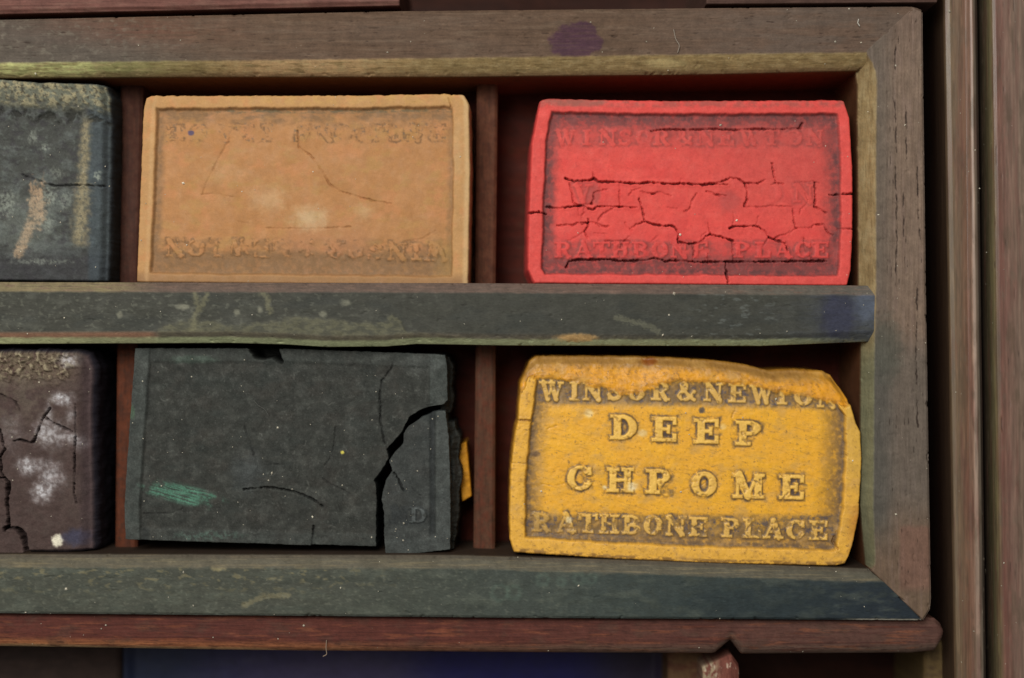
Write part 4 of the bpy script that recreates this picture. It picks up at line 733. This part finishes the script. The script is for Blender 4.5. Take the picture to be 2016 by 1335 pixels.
# ---- upper left: blue-black cake with buff crust
def slate():
    yt = jag(pl((-440, 170), (0, 160), (60, 165), (205, 171), (222, 180)), 2.0, 16, 311); yb = jag(pl((-440, 545), (215, 551)), .8, 20, 312)
    X, Y, dL, dR, dT, dB = hgrid(jag(cst(-430), 1, .1, 313), jag(yx(172, 551, (172, 204), (190, 212), (300, 212), (420, 210), (551, 206)), 1.6, .05, 314), yt, yb, 1.7)
    n = fbm(X / 55, Y / 45, 315, 5); f = fbm(X / 14, Y / 12, 316, 4); f2 = fbm(X / 24, Y / 18, 317, 4)
    col = np.zeros(X.shape + (3,)) + rgb(72, 74, 71)
    col = mix(col, ss(.46, .66, n) * .7, (94, 100, 98)); col = mix(col, ss(.52, .68, f2) * .5, (58, 56, 60)); col = mix(col, ss(.6, .7, f) * .4, (104, 112, 106)); col = mix(col, ss(470, 530, Y) * .6, (56, 56, 60))
    col = mix(col, ss(168, 180, X) * .55, (70, 82, 90))
    ct = ss(58, 26, dT + 34 * (f2 - .5)); col = mix(col, ct * .6, (122, 124, 104)); col = mix(col, ct * ss(.42, .62, f) * .8, (158, 148, 116)); col = mix(col, ct * ss(.56, .66, fbm(X / 8, Y / 8, 318)) * .8, (70, 66, 56))
    dk = ss(18, 4, np.abs(dT - 62 + 20 * (f - .5))) * ss(.42, .6, fbm(X / 22, Y / 22, 319)); col = mix(col, dk * .75, (46, 46, 42))
    st = ss(25, 2, np.abs(X - pl((220, 172), (300, 166), (400, 162), (440, 158), (480, 158))(Y)) * np.where(Y < 360, 1.6, 1.05) + 26 * (f - .5)) * ss(222, 250, Y) * ss(492, 474, Y); col = mix(col, st * (.45 + .6 * ss(.3, .55, fbm(X / 6, Y / 8, 326))) * .85, (152, 142, 114)); col = mix(col, st * ss(.55, .66, fbm(X / 7, Y / 9, 320)) * .4, (120, 112, 90))
    s2 = np.maximum(blob(X, Y, 74, 402, 17, 42, 321, .9, .35, 13), ss(15, 4, line_dist(X, Y, [(60, 440), (50, 468), (36, 498)], 5))); col = mix(col, s2 * (.5 + .5 * ss(.3, .55, fbm(X / 6, Y / 6, 327))), (166, 140, 114)); col = mix(col, blob(X, Y, 52, 440, 50, 60, 322, .6, .5, 20) * .25 , (150, 160, 150))
    for bx, by, rx, ry, a in ((12, 400, 16, 22, .6), (98, 388, 12, 20, .6), (128, 396, 12, 16, .5), (96, 440, 12, 14, .5), (110, 340, 14, 10, .4), (192, 346, 7, 8, .8), (88, 290, 10, 6, .6), (64, 270, 8, 12, .5), (80, 515, 50, 5, .5)): col = mix(col, blob(X, Y, bx, by, rx, ry, 323, .9, .6, 8) * a * ss(.3, .6, fbm(X / 6, Y / 6, 330)), (158, 166, 154))
    H = 5 * (n - .5) + 4 * (f - .5) + 7 * ct - 5 * dk + 2 * st - 14 * ss(18, 0, dR) ** 2
    H, col = cut(X, Y, H, col, [([(88, 362), (110, 366), (140, 364), (205, 366)], 1.3), ([(44, 344), (60, 350), (84, 358)], 1.2)], (30, 30, 30), seed=324, depth=12)
    o = slab('paint_cake', X, Y, H, col, -34, M_DARK, dust=24, side=(46, 52, 58), side_mix=.85, rough_sides=3.0, seed=325, rings=((2, -2), (4, -8), (6, -18), (9, -162)))
    tag(o, 'blue-black paint cake crusted with buff smears, in the upper row', 'paint cake', GROUP)
# ---- lower left: maroon cake with white bloom
def maroon():
    yt = jag(pl((-440, 700), (0, 696), (150, 697), (176, 706), (190, 722)), 1.8, 14, 331); yb = jag(pl((-440, 1086), (45, 1090), (50, 1086), (56, 1082), (180, 1080)), 1.2, 14, 332)
    X, Y, dL, dR, dT, dB = hgrid(cst(-430), jag(yx(698, 1082, (698, 166), (720, 176), (800, 172), (900, 174), (1000, 176), (1082, 176)), 1.8, .05, 333), yt, yb, 1.7)
    n = fbm(X / 55, Y / 45, 335, 5); f = fbm(X / 13, Y / 12, 336, 4); f2 = fbm(X / 26, Y / 22, 337, 4)
    col = np.zeros(X.shape + (3,)) + rgb(76, 62, 59)
    col = mix(col, ss(.46, .68, n) * .6, (84, 72, 68)); col = mix(col, ss(.5, .7, f) * .35, (70, 55, 53))
    col = mix(col, ss(900, 740, Y) * ss(160, 60, X) * .5 * ss(.35, .6, f2), (112, 104, 90))
    ct = ss(74, 24, dT + 46 * (f2 - .5)) * ss(175, 120, X); col = mix(col, ct * .6, (116, 104, 84)); col = mix(col, ct * ss(.52, .68, f) * .75, (170, 160, 132)); col = mix(col, ct * ss(.58, .68, fbm(X / 8, Y / 8, 338)) * .8, (78, 58, 56))
    for bx, by, rx, ry, a in ((122, 785, 20, 10, .95), (135, 710, 16, 10, .8), (55, 918, 18, 14, .9), (96, 930, 16, 20, .6), (82, 968, 16, 16, 1.0), (104, 856, 30, 20, .6), (86, 848, 14, 20, .5), (140, 862, 12, 8, .6), (158, 872, 10, 12, .7), (96, 816, 8, 14, .5), (140, 815, 8, 12, .5), (110, 940, 16, 20, .5), (22, 850, 20, 30, .25)): col = mix(col, blob(X, Y, bx, by, rx, ry, 339, .6, 1.0, 16) * a * (.5 + .6 * ss(.35, .65, fbm(X / 9, Y / 9, 345))), (200, 200, 205))
    col = mix(col, blob(X, Y, 113, 1064, 11, 12, 340, .4, .3, 8), (222, 216, 196)); col = mix(col, blob(X, Y, 150, 1058, 26, 16, 341, .4, .5) * .7, (66, 70, 96)); col = mix(col, ss(150, 166, X + 8 * (f - .5)) * .4, (84, 70, 76))
    H = 4 * (n - .5) + 3 * (f - .5) + 6 * ct * ss(.4, .6, f) - 3 * ss(30, 0, dR) ** 2 * 5
    C = [([(0, 846), (6, 876), (10, 884)], 2.0), ([(10, 884), (0, 900), (2, 930), (10, 942), (16, 950), (14, 990), (16, 1010), (18, 1034), (10, 1044)], 3.2), ([(12, 1040), (34, 1040), (46, 1054), (50, 1080), (50, 1092)], 4.5), ([(26, 868), (40, 866), (58, 872), (66, 870), (72, 856), (78, 840), (84, 824), (98, 804)], 1.5), ([(92, 824), (112, 836), (142, 850)], 1.2), ([(148, 796), (148, 850), (147, 900), (146, 970)], 1.4), ([(146, 970), (150, 990)], 1.0), ([(0, 776), (30, 790), (40, 812)], 1.0), ([(-60, 880), (-20, 900), (2, 900)], 2.2), ([(10, 942), (0, 940), (-50, 946)], 2.4)]
    H, col = cut(X, Y, H, col, C, (34, 26, 28), seed=342, depth=20)
    o = slab('paint_cake', X, Y, H, col, -34, M_DARK, dust=24, side=(46, 44, 54), side_mix=.9, rough_sides=5.0, seed=343, rings=((2, -2), (6, -8), (10, -22), (12, -162)))
    tag(o, 'dark maroon cracked paint cake with white bloom, in the lower row', 'paint cake', GROUP)
ochre(); red(); yellow(); charcoal(); yellow_chip(); slate(); maroon()

# ================================================================== dust grains and lint
def dust():
    octa = np.array([(1, 0, 0), (0, 1, 0), (-1, 0, 0), (0, -1, 0), (0, 0, .8), (0, 0, -.8)], float)
    tri = np.array([(0, 1, 4), (1, 2, 4), (2, 3, 4), (3, 0, 4), (1, 0, 5), (2, 1, 5), (3, 2, 5), (0, 3, 5)])
    V = []; F = []; C = []; b = 0
    for P, n in TOPS:
        inn = (np.abs(P[:, 0]) < 1.04) & (np.abs(P[:, 1]) < .7); Q = P[inn]
        if not len(Q): continue
        for p in Q[rng.integers(0, len(Q), n)]:
            s = K * min(3.2, .55 + rng.exponential(.55)); a = rng.uniform(0, 6.28)
            q = octa * s * rng.uniform(.6, 1.4, (1, 3)); q = np.stack([q[:, 0] * math.cos(a) - q[:, 1] * math.sin(a), q[:, 0] * math.sin(a) + q[:, 1] * math.cos(a), q[:, 2]], -1)
            V.append(q + p + (0, 0, s * .5)); F.append(tri + b); b += 6
            c = rng.uniform(170, 240); C.append(np.tile((c, c * .97, c * .88), (6, 1)))
    V = np.concatenate(V); F = np.concatenate(F); C = np.concatenate(C)
    me = bpy.data.meshes.new('dust'); me.from_pydata(V.tolist(), [], F.tolist())
    a = me.attributes.new('pigment', 'FLOAT_COLOR', 'POINT'); a.data.foreach_set('color', np.concatenate([lin(C), np.ones((len(C), 1))], 1).astype(np.float32).ravel())
    me.materials.append(M_DUST); o = bpy.data.objects.new('dust', me); COL.objects.link(o)
    o['kind'] = 'stuff'; o['label'] = 'pale dust grains scattered over the wood and paint cakes'; o['category'] = 'dust'
dust()
def fibre(pts, zref, c, label, rad=.8):
    pts = np.array(pts, float); t = np.linspace(0, len(pts) - 1, 24)
    p = np.stack([np.interp(t, range(len(pts)), pts[:, 0]), np.interp(t, range(len(pts)), pts[:, 1])], -1)
    for _ in range(4): p[1:-1] = (p[:-2] + 2 * p[1:-1] + p[2:]) / 4
    W_ = to_world(p[:, 0], p[:, 1], zref, zref + 1.0 + 1.2 * np.sin(t)); n = 6; V = []
    for k in range(len(W_)):
        d = W_[min(k + 1, len(W_) - 1)] - W_[max(k - 1, 0)]; d = d / (np.linalg.norm(d) + 1e-9); s = np.cross(d, (0, 0, 1)); u = np.cross(s, d)
        for j in range(n): V.append(W_[k] + (s * math.cos(6.283 * j / n) + u * math.sin(6.283 * j / n)) * rad * K)
    F = [(k * n + j, k * n + (j + 1) % n, (k + 1) * n + (j + 1) % n, (k + 1) * n + j) for k in range(len(W_) - 1) for j in range(n)]
    o = make_mesh('lint_fibre', np.array(V), F, np.tile(rgb(*c), (len(V), 1)), M_DUST)
    tag(o, label, 'lint', 'loose lint fibres')
fibre([(1326, 58), (1330, 78), (1338, 90), (1334, 104)], 2, (150, 140, 128), 'thin curled fibre on the top rail near the purple stain')
fibre([(643, 1260), (642, 1276), (644, 1288), (636, 1292)], -22, (150, 132, 116), 'short hooked fibre on the rounded ledge below the tray')
fibre([(500, 788), (508, 798), (522, 806), (529, 818)], -42, (88, 90, 86), 'pale wispy fibre lying on the black paint cake', .7)
fibre([(1690, 38), (1688, 46), (1692, 52)], 2, (190, 186, 176), 'tiny white fibre on the top rail near its corner', 1.0)
